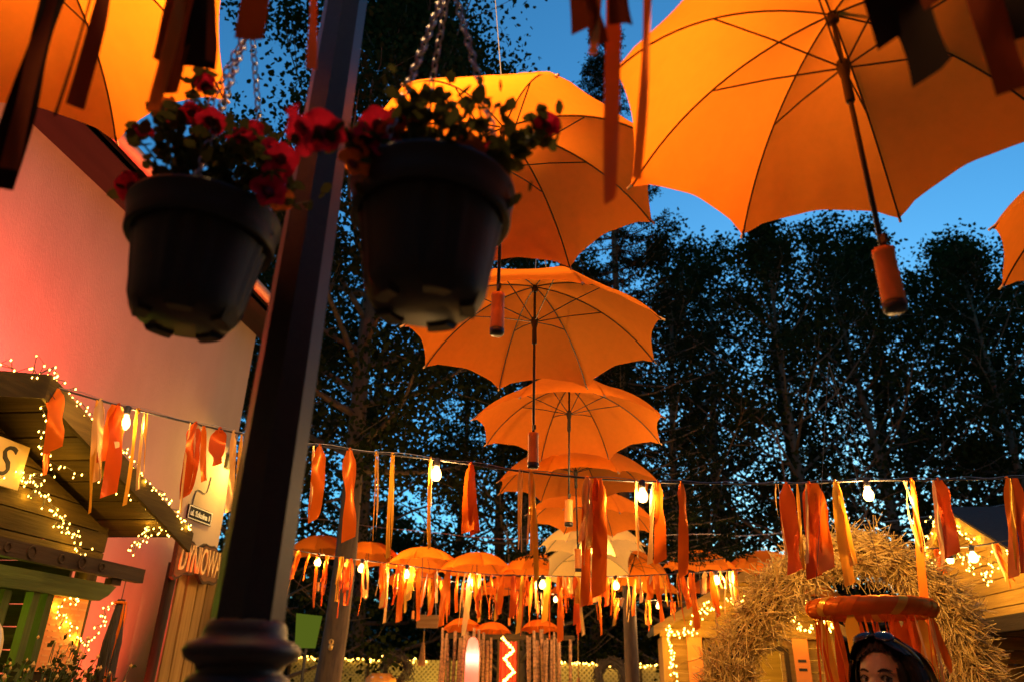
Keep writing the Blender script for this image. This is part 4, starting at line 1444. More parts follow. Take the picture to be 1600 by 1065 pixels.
lamp('stall_light', (0, 0, -.04), 36, (1.0, .60, .08), .05, sp)

# ================================================================== straw arch
AY = 5.6
AP = [N(.60, AY, 0), N(.62, AY, .8), N(.70, AY, 1.55), ay(1172, 985, AY), ay(1222, 915, AY), ay(1270, 878, AY), ay(1335, 862, AY), ay(1405, 880, AY), ay(1462, 930, AY), ay(1502, 1000, AY), N(2.30, AY, 1.5), N(2.42, AY, .8), N(2.45, AY, 0)]
AC = smooth_path(AP, 120)
arch = thing('straw_arch', 'tall shaggy straw arch over the path in front of the stall', 'arch', (1.6, AY, 0))
wb(MB().tube(AC, .085, 10), 'core', mat('straw_core', (.06, .032, .012), (.12, .065, .022), 30, rough=.9, bump=.6), arch)
rg = np.random.default_rng(21)
NS = 15000
cum = np.concatenate([[0], np.cumsum(np.linalg.norm(np.diff(AC, axis=0), axis=1))])
s = rg.uniform(0, 1, NS) * cum[-1]
ctr = np.stack([np.interp(s, cum, AC[:, k]) for k in range(3)], 1)
tan = np.gradient(AC, axis=0)
tan /= np.linalg.norm(tan, axis=1)[:, None]
tg = np.stack([np.interp(s, cum, tan[:, k]) for k in range(3)], 1)
n1 = np.tile([0, -1., 0], (NS, 1))
n2 = np.cross(tg, n1)
a = rg.uniform(0, 2 * PI, NS)
rad = n1 * np.cos(a)[:, None] + n2 * np.sin(a)[:, None]
rr = .075 + .055 * rg.uniform(0, 1, NS) + .018 * np.sin(s * 9)
dirn = tg * rg.normal(0, .8, NS)[:, None] + rad * rg.uniform(-.05, .55, NS)[:, None] + rg.normal(0, .45, (NS, 3)) + np.array([0, 0, -.25])
right = (ctr[:, 0] > 1.95)[:, None]
dirn = dirn + right * (rad * .25 + np.array([.45, 0, -.35]))
dirn /= np.linalg.norm(dirn, axis=1)[:, None]
L = rg.uniform(.09, .28, NS)
L = np.where(rg.uniform(size=NS) < .05, L * 1.6, L)
c0 = ctr + rad * rr[:, None] - dirn * (L * .35)[:, None]
c1 = c0 + dirn * L[:, None]
sd = np.cross(dirn, rg.normal(0, 1, (NS, 3)))
sd /= np.linalg.norm(sd, axis=1)[:, None]
up = np.cross(dirn, sd)
w = rg.uniform(.0018, .0036, NS)[:, None]
tri = [sd * w, -sd * w * .5 + up * w * .87, -sd * w * .5 - up * w * .87]
Q = []
for i in range(3):
    j = (i + 1) % 3
    Q.append(np.stack([c0 + tri[i], c1 + tri[i], c1 + tri[j], c0 + tri[j]], 1))
Q = np.concatenate(Q, 0) - np.array([1.6, AY, 0])
STRAW = mat('straw', (.36, .20, .035), (.80, .52, .12), 14, rough=.55, detail=2)
stuff(link('straw', quads_mesh('straw', Q, STRAW), arch))

# ------------------------------------------------------------------ ribbon-wrapped hoop
HC = (ad(1270, 950, 3.7) + ad(1450, 952, 3.7)) / 2
HR = .285
hoop = thing('ribbon_hoop', 'hanging hoop wrapped in orange ribbon with long streamers', 'hoop', HC)
MB().torus((0, 0, 0), HR - .02, .041, 64, 14).build('ring', RIB_O, hoop, True)
for i in range(26):
    a0 = i * 2 * PI / 26 + random.uniform(-.05, .05)
    m = MB()
    vs = []
    for b in np.linspace(0, 2 * PI, 13)[:-1]:
        for da in (-.075, .075):
            t = a0 + da + .10 * math.sin(b)
            r_ = HR - .02 + (.0435 + .0012 * (i % 2)) * math.cos(b)
            vs.append([r_ * math.cos(t), r_ * math.sin(t), (.0435 + .0012 * (i % 2)) * math.sin(b)])
    fs = [(2 * k, 2 * k + 1, (2 * k + 3) % 24, (2 * k + 2) % 24) for k in range(12)]
    m.add(vs, fs).build('wrap', RIB_O if i % 5 else RIB_Y, hoop, True)
for i in range(30):
    t = i * 2 * PI / 30 + random.uniform(-.1, .1)
    p = N((HR - .02) * math.cos(t), (HR - .02) * math.sin(t), -.04)
    wd = random.choice((.006, .010, .012, .03, .055))
    L = random.uniform(.25, .85)
    kk = random.choice('oooydl' if wd < .02 else 'ooody')
    ribbon_mesh(HC + p, HC + p + [random.uniform(-.05, .05), random.uniform(-.04, .04), -L], wd, None, 900 + i, bow=.02).build('streamer', RIBS[kk], hoop, True, -HC)
for t in (0.5, 2.6, 4.7):
    MB().tube([[(HR - .02) * math.cos(t), (HR - .02) * math.sin(t), .05], [0, 0, 1.35]], .0012, 4).build('hanging_cord', CABLE, hoop)

# ================================================================== the woman under the umbrellas
SKIN = mat('skin', (.33, .165, .09), (.41, .21, .12), 45, rough=.55, bump=.12, bscale=160)
HAIR = mat('dark_hair', (.022, .014, .010), (.04, .026, .018), 60, (1, 1, .15), .75, 0, .3, 120, spec=.12)
COAT = mat('dark_coat', (.035, .03, .035), (.05, .045, .05), 60, rough=.85, bump=.3)
HCEN = ad(1388, 1062, 2.24)
face_to = CAM - HCEN
yaw = math.atan2(face_to[1], face_to[0]) + PI / 2 - R(24)
wom = thing('person', 'dark haired person with sunglasses pushed up on the head, looking aside', 'person', (HCEN[0], HCEN[1], 0), yaw)
hz = HCEN[2]


def head_r(d):
    x, y, z = d
    r = 1 / math.sqrt((x / .073) ** 2 + (y / .094) ** 2 + (z / .118) ** 2)
    if z < 0 and y < .3:
        r *= 1 - .10 * min(1, (-z) ** 1.5) * (.6 + abs(x))
    gz = lambda cx, cz, sx, sz: math.exp(-((x - cx) / sx) ** 2 - ((z - cz) / sz) ** 2) if y < 0 else 0
    r += .020 * gz(0, -.28, .13, .14) + .010 * gz(0, -.12, .09, .18)
    r -= .009 * (gz(.36, .02, .18, .13) + gz(-.36, .02, .18, .13))
    r += .004 * (gz(.34, .20, .25, .08) + gz(-.34, .20, .25, .08))
    r += .006 * gz(0, -.60, .20, .08) + .006 * gz(0, -.85, .22, .10)
    r += .005 * (gz(.5, -.3, .2, .2) + gz(-.5, -.3, .2, .2))
    return r


nu, nv = 64, 48
vs, fs = [], []
for i in range(nv + 1):
    t = PI * i / nv
    for k in range(nu):
        p = 2 * PI * k / nu
        d = (math.sin(t) * math.cos(p), math.sin(t) * math.sin(p), math.cos(t))
        r = head_r(d)
        vs.append([d[0] * r, d[1] * r, d[2] * r])
for i in range(nv):
    for k in range(nu):
        fs.append((i * nu + k, (i + 1) * nu + k, (i + 1) * nu + (k + 1) % nu, i * nu + (k + 1) % nu))
hb = MB().add(vs, fs)
for sx in (-1, 1):
    hb.sphere((sx * .074, .008, -.012), .030, 10, 8, (.35, .7, 1.05))
hb.tube([[0, .012, -.07], [0, .018, -.13], [0, .022, -.20]], [.050, .050, .062], 16)
head = hb.build('head', SKIN, wom, True, (0, 0, hz))
for sx in (-1, 1):
    ey = MB().sphere((sx * .031, -.0735, .003), .0125, 14, 10).build('eye', mat('eye_white', (.32, .26, .22), rough=.3), head, True)
    MB().sphere((sx * .031 + .002, -.0805, .002), .0075, 12, 8, (1, .75, 1)).build('iris', mat('iris', (.03, .018, .01), rough=.1), ey, True)
    br = smooth_path([[sx * .012, -.0905, .021], [sx * .030, -.0890, .029], [sx * .050, -.0760, .024]], 10)
    MB().tube(br, [.0018, .003, .0034, .0034, .0034, .003, .003, .0026, .002, .0012], 6).build('eyebrow', HAIR, head, True)
    ld = smooth_path([[sx * .017, -.0855, .004], [sx * .031, -.0890, .0125], [sx * .047, -.0790, .004]], 10)
    MB().tube(ld, .0022, 6).build('eyelid', HAIR, head, True)
MB().sphere((0, -.0875, -.068), .02, 14, 8, (1, .35, .32)).build('lips', mat('lips', (.42, .12, .10), rough=.4), head, True)
# hair: cap plus long side locks
vs, fs, keep = [], [], {}
for i in range(nv + 1):
    t = PI * i / nv
    for k in range(nu):
        p = 2 * PI * k / nu
        d = (math.sin(t) * math.cos(p), math.sin(t) * math.sin(p), math.cos(t))
        r = head_r(d) * 1.0 + .012 + .006 * math.sin(p * 23 + t * 5) * .5 + .004 * math.sin(p * 41)
        vs.append([d[0] * r, d[1] * r + .002, d[2] * r + .002])


def hair_here(v):
    x, y, z = v
    if z < -.09:
        return False
    if y < -.02:
        line = .083 - 9.0 * (x - .012) ** 2 if abs(x - .012) < .055 else .056
        return z > line or (abs(x) > .062 and z > -.02)
    return True


for i in range(nv):
    for k in range(nu):
        q = (i * nu + k, (i + 1) * nu + k, (i + 1) * nu + (k + 1) % nu, i * nu + (k + 1) % nu)
        c = np.mean([vs[j] for j in q], 0)
        if hair_here(c):
            fs.append(q)
hair = MB().add(vs, fs).build('hair', HAIR, wom, True, (0, 0, hz))
hrg = np.random.default_rng(5)
lk = MB()
for i in range(260):
    sx = 1 if i % 2 else -1
    y0 = hrg.uniform(-.075, .085)
    x0 = .012
    w = hrg.uniform(.004, .010)
    out = .082 + hrg.uniform(0, .020) + (.006 if sx > 0 else 0)
    yb = max(y0, -.055) + .012
    pts = smooth_path([[x0, y0 * .8, .128 - 2.2 * y0 * y0 - .0],
                       [sx * .048, y0 * .95 - (.010 if y0 < -.03 else 0), .108 - 1.5 * y0 * y0],
                       [sx * out * .97, yb * .9, .035 + hrg.uniform(-.01, .01)],
                       [sx * (out + .006), yb, -.06],
                       [sx * (out - .006), yb + .01 + hrg.normal(0, .008), -.17],
                       [sx * (out - .012) + hrg.normal(0, .012), yb + hrg.normal(0, .012), -.30 + hrg.uniform(-.05, .05)]], 18)
    vv = []
    for j, c in enumerate(pts):
        tt = j / 17
        outw = np.array([c[0], c[1], 0]) / (np.linalg.norm(c[:2]) + 1e-6)
        s_ = np.cross(outw, [0, 0, 1.]) if tt > .35 else np.array([0, 1., 0])
        ww = w * (1 - .7 * tt ** 3)
        vv += [c - s_ * ww, c + s_ * ww]
    lk.add(vv, [(2 * j, 2 * j + 1, 2 * j + 3, 2 * j + 2) for j in range(17)])
for i in range(90):
    a = hrg.uniform(.35, PI - .35)
    w = .008
    pts = smooth_path([[.05 * math.cos(a), .06 * math.sin(a), .115], [.08 * math.cos(a), .10 * math.sin(a), .04], [.085 * math.cos(a), .108 * math.sin(a), -.06], [.085 * math.cos(a), .105 * math.sin(a), -.32]], 10)
    vv = []
    for c in pts:
        s_ = np.array([-math.sin(a), math.cos(a), 0])
        vv += [c - s_ * w, c + s_ * w]
    lk.add(vv, [(2 * j, 2 * j + 1, 2 * j + 3, 2 * j + 2) for j in range(9)])
lk.build('locks', HAIR, hair, True)
# sunglasses on the crown
sgl = thing('sunglasses', 'dark sunglasses with yellow temple pushed up on the person\'s hair', 'sunglasses', (HCEN[0], HCEN[1], hz), yaw)
LENS = mat('lens', (.010, .008, .010), rough=.22, spec=.35)
for sx in (-1, 1):
    ln = MB().sphere((0, 0, 0), .030, 16, 10, (1, .72, .16)).build('lens', LENS, sgl, True, (sx * .034, -.058, .121))
    ln.rotation_euler = (R(38), R(14 * sx), 0)
    MB().tube(smooth_path([[sx * .062, -.052, .110], [sx * .088, -.01, .080], [sx * .094, .05, .04]], 8), .0032, 6).build('temple', mat('yellow_temple', (.5, .42, .05), rough=.4), sgl, True)
MB().tube([[-.010, -.070, .122], [0, -.072, .124], [.010, -.070, .122]], .003, 6).build('bridge', METAL, sgl, True)
# body: one continuous skinned figure
bv = [(0, 0, .95), (0, .01, 1.12), (0, .015, 1.30), (0, .02, 1.40), (0, .02, 1.50),
      (-.17, .02, 1.38), (-.22, .04, 1.12), (-.20, -.06, .90), (-.19, -.10, .82),
      (.17, .02, 1.38), (.22, .04, 1.12), (.20, -.06, .90), (.19, -.10, .82),
      (-.10, 0, .88), (-.11, -.01, .48), (-.11, .03, .08), (-.11, -.10, .04),
      (.10, 0, .88), (.11, .02, .48), (.11, .05, .08), (.11, -.08, .04)]
be = [(0, 1), (1, 2), (2, 3), (3, 4), (3, 5), (5, 6), (6, 7), (7, 8), (3, 9), (9, 10), (10, 11), (11, 12), (0, 13), (13, 14), (14, 15), (15, 16), (0, 17), (17, 18), (18, 19), (19, 20)]
br_ = [.15, .13, .14, .10, .05, .065, .05, .04, .03, .065, .05, .04, .03, .095, .065, .045, .04, .095, .065, .045, .04]
bm2 = bpy.data.meshes.new('body')
bm2.from_pydata(bv, be, [])
bm2.materials.append(COAT)
body = link('body', bm2, wom)
sk = body.modifiers.new('skin', 'SKIN')
sk.use_smooth_shade = True
for i, sv in enumerate(bm2.skin_vertices[0].data):
    sv.radius = (br_[i], br_[i] * (.75 if i < 4 else 1))
    sv.use_root = (i == 0)
ss = body.modifiers.new('subsurf', 'SUBSURF')
ss.levels = ss.render_levels = 2
for sx in (-1, 1):
    h = MB()
    h.sphere((sx * .19, -.115, .785), .034, 12, 8, (.55, .9, 1.25))
    for f in range(4):
        b0 = N(sx * .19, -.140 + f * .017, .755)
        Lf = (.062, .070, .067, .052)[f]
        h.tube([b0, b0 + [-sx * .004, -.004, -Lf * .5], b0 + [-sx * .014, .000, -Lf]], [.0088, .0082, .0068], 8)
    b0 = N(sx * .182, -.142, .795)
    h.tube([b0, b0 + [-sx * .014, -.014, -.025], b0 + [-sx * .020, -.012, -.052]], [.010, .009, .0075], 8)
    h.build('hand', SKIN, wom, True)

# ================================================================== trees
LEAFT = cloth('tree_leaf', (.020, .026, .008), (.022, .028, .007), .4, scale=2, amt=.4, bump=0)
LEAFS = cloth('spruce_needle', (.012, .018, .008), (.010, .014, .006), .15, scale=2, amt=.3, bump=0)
BARK = mat('bark', (.055, .034, .020), (.12, .075, .042), 18, (1, 1, .2), .9, 0, .8, 30)


def leaf_quads(C, rg, size, k=6):
    n = len(C)
    d = rg.normal(0, 1, (n, 3))
    d /= np.linalg.norm(d, axis=1)[:, None]
    s_ = np.cross(d, rg.normal(0, 1, (n, 3)))
    s_ /= np.linalg.norm(s_, axis=1)[:, None]
    L = rg.uniform(.6, 1.25, n)[:, None] * size
    w = L * .36
    if k == 4:
        return np.stack([C, C + d * L * .5 + s_ * w, C + d * L, C + d * L * .5 - s_ * w], 1)
    return np.stack([C, C + d * L * .3 + s_ * w, C + d * L * .7 + s_ * w * .75, C + d * L, C + d * L * .7 - s_ * w * .75, C + d * L * .3 - s_ * w], 1)


def broadleaf(seed, H, Rc, base, nbr, nleaf, size, tr, lean=(0, 0), shape=.6, clus=.30, twigs=6, rise=.5):
    rg = np.random.default_rng(seed)
    zt = np.linspace(0, H * .93, 14)
    ph = rg.uniform(0, 6)
    tp = np.stack([lean[0] * (zt / H) + .12 * np.sin(zt * .55 + ph) * np.minimum(1, zt / 3), lean[1] * (zt / H) + .12 * np.sin(zt * .47 + ph * 2) * np.minimum(1, zt / 3), zt], 1)
    trunk = MB().tube(tp, tr * (1 - .9 * (zt / zt[-1]) ** .9) + .012, 10)
    limbs = MB()
    anchors = []
    for i in range(nbr):
        t = (i + rg.uniform(0, .9)) / nbr
        h = H * (base + (.96 - base) * t)
        o = np.array([np.interp(h, zt, tp[:, k]) for k in range(3)])
        az_ = i * 2.4 + rg.uniform(-.5, .5)
        prof = (math.sin(PI * min(1, (.12 + .88 * t) ** shape)) ** .7) if t < .97 else .2
        Lb = Rc * max(.22, prof) * rg.uniform(.7, 1.12)
        d = np.array([math.cos(az_), math.sin(az_), rise + .5 * t + rg.uniform(-.15, .2)])
        d /= np.linalg.norm(d)
        e = o + d * Lb
        mid = o + d * Lb * .5 + rg.normal(0, .08 * Lb, 3) - [0, 0, .06 * Lb]
        P = smooth_path([o, mid, e], 7)
        limbs.tube(P, np.linspace(max(.018, tr * .38 * (1 - .7 * t)), .008, 7), 5, caps=False)
        for q in range(twigs):
            u = rg.uniform(.25, 1)
            b = np.array([np.interp(u, np.linspace(0, 1, 7), P[:, k]) for k in range(3)])
            dd = d * .6 + rg.normal(0, .6, 3)
            dd /= np.linalg.norm(dd)
            lt_ = Lb * rg.uniform(.18, .42)
            te = b + dd * lt_
            limbs.tube([b, (b + te) / 2 + rg.normal(0, .05, 3), te], [.010, .007, .004], 4, caps=False)
            anchors += [te, b + dd * lt_ * .55]
        anchors.append(e)
    A = np.array(anchors)
    wts = np.exp(rg.normal(0, .85, len(A)))
    idx = rg.choice(len(A), nleaf, p=wts / wts.sum())
    C = A[idx] + rg.normal(0, 1, (nleaf, 3)) * np.array([clus, clus, clus * .75])
    return (trunk.mesh('trunk', BARK, True), limbs.mesh('limbs', BARK, True), quads_mesh('crown', leaf_quads(C, rg, size), LEAFT, 6))


def plant_tree(name, label, ms, loc, rz=0, sc=(1, 1, 1), group=None):
    t = thing(name, label, 'tree', loc, rz, group)
    t.scale = sc
    tk = link('trunk', ms[0], t)
    stuff(link('limbs', ms[1], tk))
    stuff(link('crown', ms[2], t))
    return t


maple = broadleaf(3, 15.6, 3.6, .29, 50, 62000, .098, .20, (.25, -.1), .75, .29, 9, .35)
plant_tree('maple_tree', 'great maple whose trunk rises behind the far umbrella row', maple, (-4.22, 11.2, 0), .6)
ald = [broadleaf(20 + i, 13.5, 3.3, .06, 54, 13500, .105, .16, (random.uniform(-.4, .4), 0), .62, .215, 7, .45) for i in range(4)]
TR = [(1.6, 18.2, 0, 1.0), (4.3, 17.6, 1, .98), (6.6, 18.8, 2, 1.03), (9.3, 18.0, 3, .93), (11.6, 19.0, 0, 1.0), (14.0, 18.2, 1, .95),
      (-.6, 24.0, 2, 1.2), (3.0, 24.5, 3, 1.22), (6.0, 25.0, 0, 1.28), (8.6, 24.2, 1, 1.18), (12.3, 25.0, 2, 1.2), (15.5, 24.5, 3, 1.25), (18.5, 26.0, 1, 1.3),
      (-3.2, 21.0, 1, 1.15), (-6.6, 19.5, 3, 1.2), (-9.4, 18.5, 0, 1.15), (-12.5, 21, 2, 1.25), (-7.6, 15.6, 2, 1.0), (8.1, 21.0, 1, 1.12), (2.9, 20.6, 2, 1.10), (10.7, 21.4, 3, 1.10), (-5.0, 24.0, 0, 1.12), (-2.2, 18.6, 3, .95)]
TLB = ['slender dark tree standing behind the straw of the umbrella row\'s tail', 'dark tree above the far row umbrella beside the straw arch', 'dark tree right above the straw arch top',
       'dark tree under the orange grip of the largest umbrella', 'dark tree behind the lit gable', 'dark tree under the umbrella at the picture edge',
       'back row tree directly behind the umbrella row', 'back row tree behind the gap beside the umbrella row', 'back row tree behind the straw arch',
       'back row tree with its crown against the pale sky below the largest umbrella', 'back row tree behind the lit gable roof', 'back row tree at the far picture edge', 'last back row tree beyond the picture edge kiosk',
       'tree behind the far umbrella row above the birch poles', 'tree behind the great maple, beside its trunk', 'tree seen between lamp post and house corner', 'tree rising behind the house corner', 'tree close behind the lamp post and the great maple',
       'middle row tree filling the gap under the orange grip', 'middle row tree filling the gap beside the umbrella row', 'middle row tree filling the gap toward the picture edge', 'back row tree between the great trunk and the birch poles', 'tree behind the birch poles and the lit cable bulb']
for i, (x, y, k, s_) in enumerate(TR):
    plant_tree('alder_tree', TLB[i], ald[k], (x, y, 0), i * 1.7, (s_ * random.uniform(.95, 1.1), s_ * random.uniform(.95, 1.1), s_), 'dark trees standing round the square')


def spruce(seed, H, Rb, base, tr):
    rg = np.random.default_rng(seed)
    trunk = MB().tube([[0, 0, z] for z in np.linspace(0, H, 8)], np.linspace(tr, .015, 8), 9)
    limbs = MB()
    C, Dn = [], []
    z = base
    while z < H - .1:
        t = (z - base) / (H - base)
        nb = 6
        for i in range(nb):
            a = rg.uniform(0, 2 * PI)
            Lb = Rb * (1 - t) ** .8 * rg.uniform(.75, 1.1) + .18
            up = .25 + .55 * t
            d = np.array([math.cos(a), math.sin(a), 0])
            P = smooth_path([[0, 0, z], d * Lb * .5 + [0, 0, z - .10 * Lb + up * .1], d * Lb + [0, 0, z + (-.12 + up * .45) * Lb]], 7)
            limbs.tube(P, np.linspace(.022, .006, 7), 4, caps=False)
            nt = int(10 + Lb * 22)
            for _ in range(nt):
                u = rg.uniform(.12, 1)
                b = np.array([np.interp(u, np.linspace(0, 1, 7), P[:, k]) for k in range(3)])
                dd = d * .7 + np.cross(d, [0, 0, 1.]) * rg.choice((-1, 1)) * rg.uniform(.3, 1.1) + [0, 0, rg.normal(-.05, .25)]
                dd /= np.linalg.norm(dd)
                lt_ = rg.uniform(.12, .30) * (.6 + .5 * (1 - u))
                for w_ in np.linspace(0, 1, 8):
                    C.append(b + dd * lt_ * w_)
                    Dn.append(dd)
        z += rg.uniform(.20, .30)
    C, Dn = np.array(C), np.array(Dn)
    n = len(C)
    nd = Dn * .7 + rg.normal(0, .6, (n, 3))
    nd /= np.linalg.norm(nd, axis=1)[:, None]
    s_ = np.cross(nd, rg.normal(0, 1, (n, 3)))
    s_ /= np.linalg.norm(s_, axis=1)[:, None]
    L = rg.uniform(.05, .085, n)[:, None]
    V = np.stack([C, C + nd * L * .5 + s_ * .012, C + nd * L, C + nd * L * .5 - s_ * .012], 1)
    return trunk.mesh('trunk', BARK, True), limbs.mesh('limbs', BARK, True), quads_mesh('crown', V, LEAFS, 4)


plant_tree('spruce_tree', 'spruce with bare amber lit trunk rising behind the umbrella row', spruce(4, 15.0, 1.7, 3.5, .12), (.20, 12.4, 0))

# dense undergrowth that closes the view under the trees
rg = np.random.default_rng(33)
n = 60000
C = np.stack([rg.uniform(-26, 34, n), rg.uniform(28, 33, n), 8.4 * rg.uniform(0, 1, n) ** .8], 1)
C[:, 2] *= .72 + .28 * np.sin(C[:, 0] * .8) * np.sin(C[:, 0] * .31 + 1)
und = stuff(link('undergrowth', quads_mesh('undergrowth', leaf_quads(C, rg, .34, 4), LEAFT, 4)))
und['label'] = 'dark undergrowth closing the view beneath the trees'
und['category'] = 'undergrowth'

# ================================================================== far side of the square
# reed fence panels with fairy lights along the top
REED = mat('reed_mat', (.34, .30, .10), (.46, .40, .16), 40, rough=.8, bump=.4)


def reed_fence(label, x0, x1, Y, h, seed):
    f = thing('reed_fence', label, 'fence', (x0, Y, 0))
    m = MB()
    st_ = .10
    nx_ = int((x1 - x0) / st_)
    for i in range(-int(h / st_), nx_):
        for sgn in (1, -1):
            a = [i * st_, 0, 0] if sgn > 0 else [i * st_, 0, h]
            b = [i * st_ + h, 0, h] if sgn > 0 else [i * st_ + h, 0, 0]
            a, b = np.array(a, float), np.array(b, float)
            if a[0] < 0:
                t = -a[0] / (b[0] - a[0])
                a = a + (b - a) * t
            if b[0] > x1 - x0:
                t = (x1 - x0 - a[0]) / (b[0] - a[0])
                b = a + (b - a) * t
            if np.linalg.norm(b - a) > .05:
                m.beam(a + [0, -.012 * (sgn > 0), 0], b + [0, -.012 * (sgn > 0), 0], .028, .006, (0, 1, 0))
    stuff(m.build('lattice', REED, f))
    MB().box(((x1 - x0) / 2, .03, h / 2), (x1 - x0, .02, h)).build('backing', mat('reed_backing', (.20, .18, .06), (.26, .23, .08), 12, rough=.9), f)
    for x in np.arange(0, x1 - x0 + .1, 1.8):
        MB().box((x, -.03, h / 2 + .03), (.05, .05, h + .06)).build('post', WD('z'), f)
    return f


reed_fence('lattice reed fence behind the great trunk, fairy lights along its top', -7.2, -3.3, 17.0, 1.86, 1)
reed_fence('lattice reed fence between birch poles and stall', -1.35, 1.5, 17.0, 1.86, 2)
fairy('fairy lights along the reed fence behind the great trunk', [N(-7.2, 16.93, 1.87), N(-5.2, 16.93, 1.86), N(-4.1, 16.93, 1.85)], 70, .022, 41, 'fairy lights on the reed fences', r=.015)
fairy('fairy lights along the reed fence between birch poles and stall', [N(-1.2, 16.93, 1.87), N(.2, 16.93, 1.85), N(1.5, 16.93, 1.86)], 62, .022, 42, 'fairy lights on the reed fences', r=.015)
fll = thing('fence_lamp', 'added warm fill lamp standing in front of the reed fences', 'lamp', (-3.0, 15.3, 0))  # unseen lamp put in to light the fences golden
MB().tube([[0, 0, 0], [0, 0, .42]], .02, 8).build('stake', METAL, fll)
MB().sphere((0, 0, .5), .08, 12, 8).build('globe', LEAF_BULB, fll, True)
lamp('fence_light', (0, 0, .5), 130, (1.0, .58, .10), .08, fll)

# dark twig wreaths leaning on the fences
for (p, lb) in (((618, 1047), 'round dark twig wreath leaning on the reed fence near the great trunk'), ((955, 1056), 'dark twig wreath leaning on the reed fence beside the bare amber trunk')):
    c = ay(*p, 15.4)
    w = thing('twig_wreath', lb, 'wreath', c)
    rgw = np.random.default_rng(int(p[0]))
    m = MB()
    for i in range(420):
        a = rgw.uniform(0, 2 * PI)
        rr_ = .24 + rgw.normal(0, .045)
        c1_ = N(rr_ * math.cos(a), rgw.normal(0, .04), rr_ * math.sin(a))
        d = N(-math.sin(a), 0, math.cos(a)) + rgw.normal(0, .35, 3)
        m.tube([c1_ - d * .09, c1_ + d * .09], .008, 4)
    stuff(m.build('twigs', MATS['twig'], w))
    MB().torus((0, 0, 0), .24, .05, 30, 8, 'y').build('ring', MATS['twig'], w, True)
    MB().tube([[-.18, .02, 0], [-.20, .08, -c[2]]], .02, 6).build('stand', WD('z'), w)
    MB().tube([[.18, .02, 0], [.20, .08, -c[2]]], .02, 6).build('stand', WD('z'), w)

# carved pumpkin on a post
pk = thing('pumpkin', 'orange pumpkin with two round eyes on a straw stand before the fence', 'pumpkin', ay(594, 1068, 15.0))
MB().lathe([(.05, -.20), (.22, -.17), (.32, -.02), (.30, .10), (.18, .19), (.04, .17)], 40, mod=lambda i, a: 1 - .05 * np.abs(np.sin(a * 5))).build('shell', mat('pumpkin_skin', (.72, .28, .03), (.8, .36, .05), 8, rough=.5), pk, True)
MB().tube([[0, 0, .17], [.02, 0, .27]], [.035, .02], 8).build('stalk', STEM, pk)
for sx in (-1, 1):
    ee = MB().sphere((sx * .08, -.25, .09), .042, 12, 8, (1, .6, 1.1)).build('eye', WHITE, pk, True)
    MB().sphere((sx * .08, -.272, .085), .020, 10, 6, (1, .5, 1.2)).build('pupil', METAL, ee, True)
MB().lathe([(.25, -.2 - 1.3), (.22, -.2)], 16).build('stand', STRAW, pk)

# birch pole screen with three umbrellas, pink light column and red backdrop
BARKB = mat('birch_bark_lit', (.05, .025, .015), (.42, .20, .08), 14, (1, 1, 2.2), .8, 0, .4, 30)  # orange of the lamp light tinted into the bark
bs = thing('birch_pole_screen', 'screen of upright birch poles under three umbrellas on the far side', 'screen', (-1.9, 13.6, 0))
rgb_ = random.Random(8)
for side, (pa, pb) in enumerate(((682, 770), (826, 888))):
    nn_ = 17 if side == 0 else 13
    for i in range(nn_):
        px = pa + (pb - pa) * (i + .5) / nn_
        x = ay(px, 1030, 13.6)[0] + 1.9
        y = rgb_.uniform(-.25, .25)
        lean = rgb_.uniform(-.10, .10)
        r_ = rgb_.uniform(.022, .045)
        pts = [[x, y, 0], [x + lean * .5 + rgb_.uniform(-.02, .02), y, 1.1], [x + lean, y, 2.25 + rgb_.uniform(-.1, .1)]]
        MB().tube(smooth_path(pts, 6), [r_, r_, r_ * .95, r_ * .9, r_ * .85, r_ * .8], 8).build('birch_pole', BARKB, bs, True)
MB().box((.0, .35, 2.22), (2.3, .06, .08)).build('rail', WD('x'), bs)
RB = mat('red_cloth', (.42, .035, .02), (.52, .06, .03), 4, rough=.8)
rbp = thing('red_backdrop', 'red cloth backdrop with zigzag fairy lights between the birch poles', 'backdrop', (ay(794, 1020, 13.9)[0], 13.95, 0))
rv, rf_ = [], []
for i in range(25):
    for z in (0, 2.15):
        rv.append([-.16 + .32 * i / 24, .03 * math.sin(i * 1.1), z])
rf_ = [(2 * i, 2 * i + 2, 2 * i + 3, 2 * i + 1) for i in range(24)]
MB().add(rv, rf_).build('cloth', RB, rbp, True)
MB().tube([[-.2, 0, 2.16], [.2, 0, 2.16]], .02, 8).build('rail', WD('x'), rbp)
for sx in (-.18, .18):
    MB().tube([[sx, 0, 0], [sx, 0, 2.16]], .022, 8).build('pole', WD('z'), rbp)
zz = [ay(784, 994, 13.75), ay(803, 1014, 13.75), ay(788, 1026, 13.75), ay(803, 1048, 13.75), ay(786, 1064, 13.75)]
for i in range(4):
    fairy('%s stroke from the top of the zigzag fairy lights on the red backdrop' % ORD[i], [zz[i], zz[i + 1]], 34, .010, 60 + i, 'zigzag fairy lights', r=.011)
for i, (p, lb) in enumerate((((722, 982), 'rust red umbrella over the birch poles, nearest the great trunk'), ((769, 988), 'rust red umbrella above the pink light column and red backdrop'), ((843, 984), 'rust red umbrella over the birch poles beside the pale umbrellas'))):
    c = ad(*p, 13.5)
    umbrella(lb, c, 10 + 13 * i, 'umbrellas over the birch poles', FABR, tilt=(random.uniform(-12, -4), random.uniform(-6, 6)), scale=.62, detail=False, wire=c + [0, 0, .5])
pc = thing('pink_light_column', 'tall glowing pink tapered light column before the birch poles', 'lamp', (ay(738, 1030, 13.2)[0], 13.2, 0))
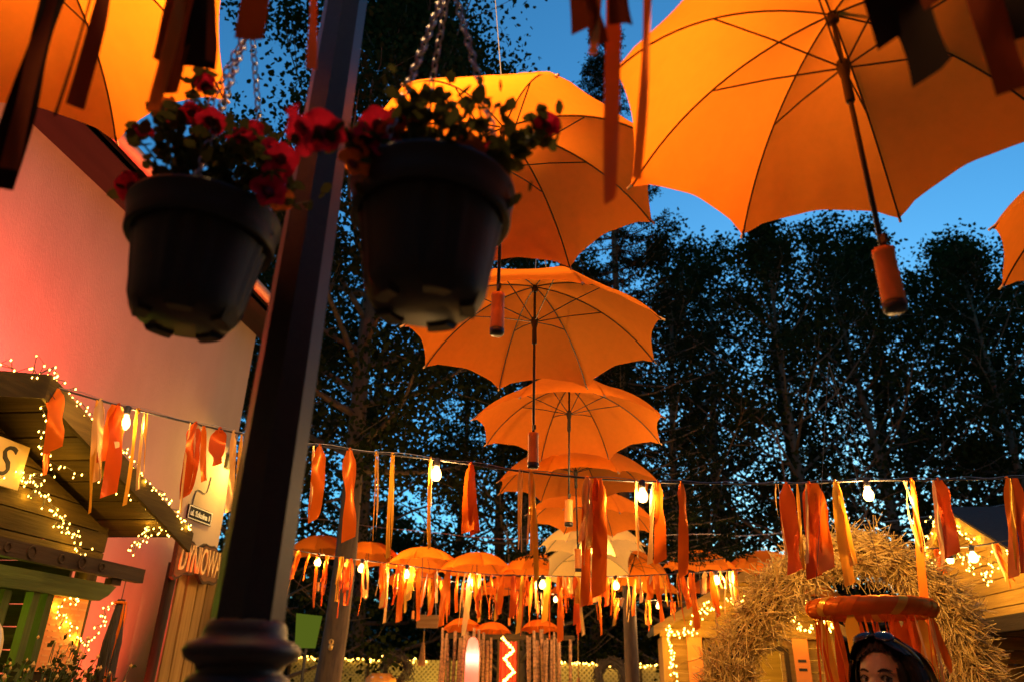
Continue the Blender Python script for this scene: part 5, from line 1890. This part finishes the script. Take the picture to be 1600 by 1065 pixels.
MB().lathe([(.02, .3), (.09, .42), (.115, .9), (.12, 1.5), (.11, 1.95), (.085, 2.12), (.04, 2.17), (.005, 2.18)], 24).build('shade', cloth('pink_shade', (.80, .30, .26), (.90, .42, .34), .65), pc, True)
MB().tube([[0, 0, 0], [0, 0, .35]], .02, 8).build('stand', METAL, pc)
lamp('pink_light', (0, 0, 1.85), 3.2, (1, .62, .48), .05, pc)
lamp('pink_light', (0, 0, 1.2), 2.6, (1, .5, .45), .05, pc)
# hanging wooden board with small broom, second broom
hbd = thing('hanging_board', 'small blank wooden board hanging in the dark beside the birch poles', 'sign', ay(668, 970, 12.6))
MB().box((0, 0, 0), (.36, .03, .20)).build('board', wood('sign_wood', (.34, .15, .04), (.5, .25, .08), 'x'), hbd)
for sx in (-.14, .14):
    MB().tube([[sx, 0, .1], [sx * .4, 0, .75]], .004, 4).build('hanging_cord', WIRE, hbd)


def broom(label, top, L, Lb):
    b = thing('hanging_broom', label, 'broom', top)
    MB().tube([[0, 0, 0], [0, 0, -L]], .010, 6).build('handle', WP('z'), b)
    m = MB()
    r_ = np.random.default_rng(int(top[0] * 100) + 1000)
    for i in range(60):
        a = r_.uniform(0, 2 * PI)
        q = math.sqrt(r_.uniform()) * .07
        m.tube([[.3 * q * math.cos(a), .3 * q * math.sin(a), -L + .05], [q * math.cos(a), q * math.sin(a), -L - Lb]], .005, 3)
    stuff(m.build('bristles', mat('bristle', (.40, .18, .05), (.5, .26, .08), 20, rough=.8), b))
    MB().tube([[0, 0, 0], [0, 0, .3]], .003, 4).build('hanging_cord', WIRE, b)


broom('small twig broom hanging under the wooden board', ay(663, 985, 12.6), .22, .30)
broom('long handled broom hanging in front of the reed fence by the birch poles', ay(903, 996, 12.6), .62, .18)
# green lit notice beside the lamp post
gs = thing('green_sign', 'blank lime green lit sign panel between lamp post and great trunk', 'sign', (ay(480, 985, 9.6)[0], 9.6, 0))
gz_ = ay(480, 985, 9.6)[2]
MB().poly([[-.17, 0, gz_ + .21], [.17, 0, gz_ + .18], [.13, 0, gz_ - .20], [-.13, 0, gz_ - .20]], (0, 1, 0), .03).build('panel', glow('green_panel', (.28, .38, .03), .15, False), gs)
MB().tube([[0, .03, 0], [0, .03, gz_ - .1]], .02, 8).build('post', METAL, gs)
# small carved owl plate on the trunk is too small to read; a brass tag instead
tagp = ay(518, 1008, 11.0)
tg_ = thing('trunk_ornament', 'tiny brass ornament nailed to the great maple trunk', 'ornament', tagp - [0, .03, 0])
MB().torus((0, 0, .05), .028, .012, 14, 6, 'y').build('ring', mat('brass', (.7, .42, .12), rough=.35, metal=.6), tg_, True)
MB().sphere((0, 0, -.02), .035, 10, 8, (1, .5, 1.3)).build('drop', MATS['brass'], tg_, True)
gb = thing('ground_lamp', 'added low amber fill lamp at the foot of the birch pole screen', 'lamp', (-1.85, 12.5, 0))  # extra light added to warm the birch poles
MB().lathe([(.09, 0), (.10, .10), (.07, .12)], 14).build('housing', METAL, gb)
MB().sphere((0, 0, .15), .05, 10, 8).build('globe', LEAF_BULB, gb, True)
lamp('ground_light', (0, 0, .17), 110, (1.0, .45, .08), .05, gb)
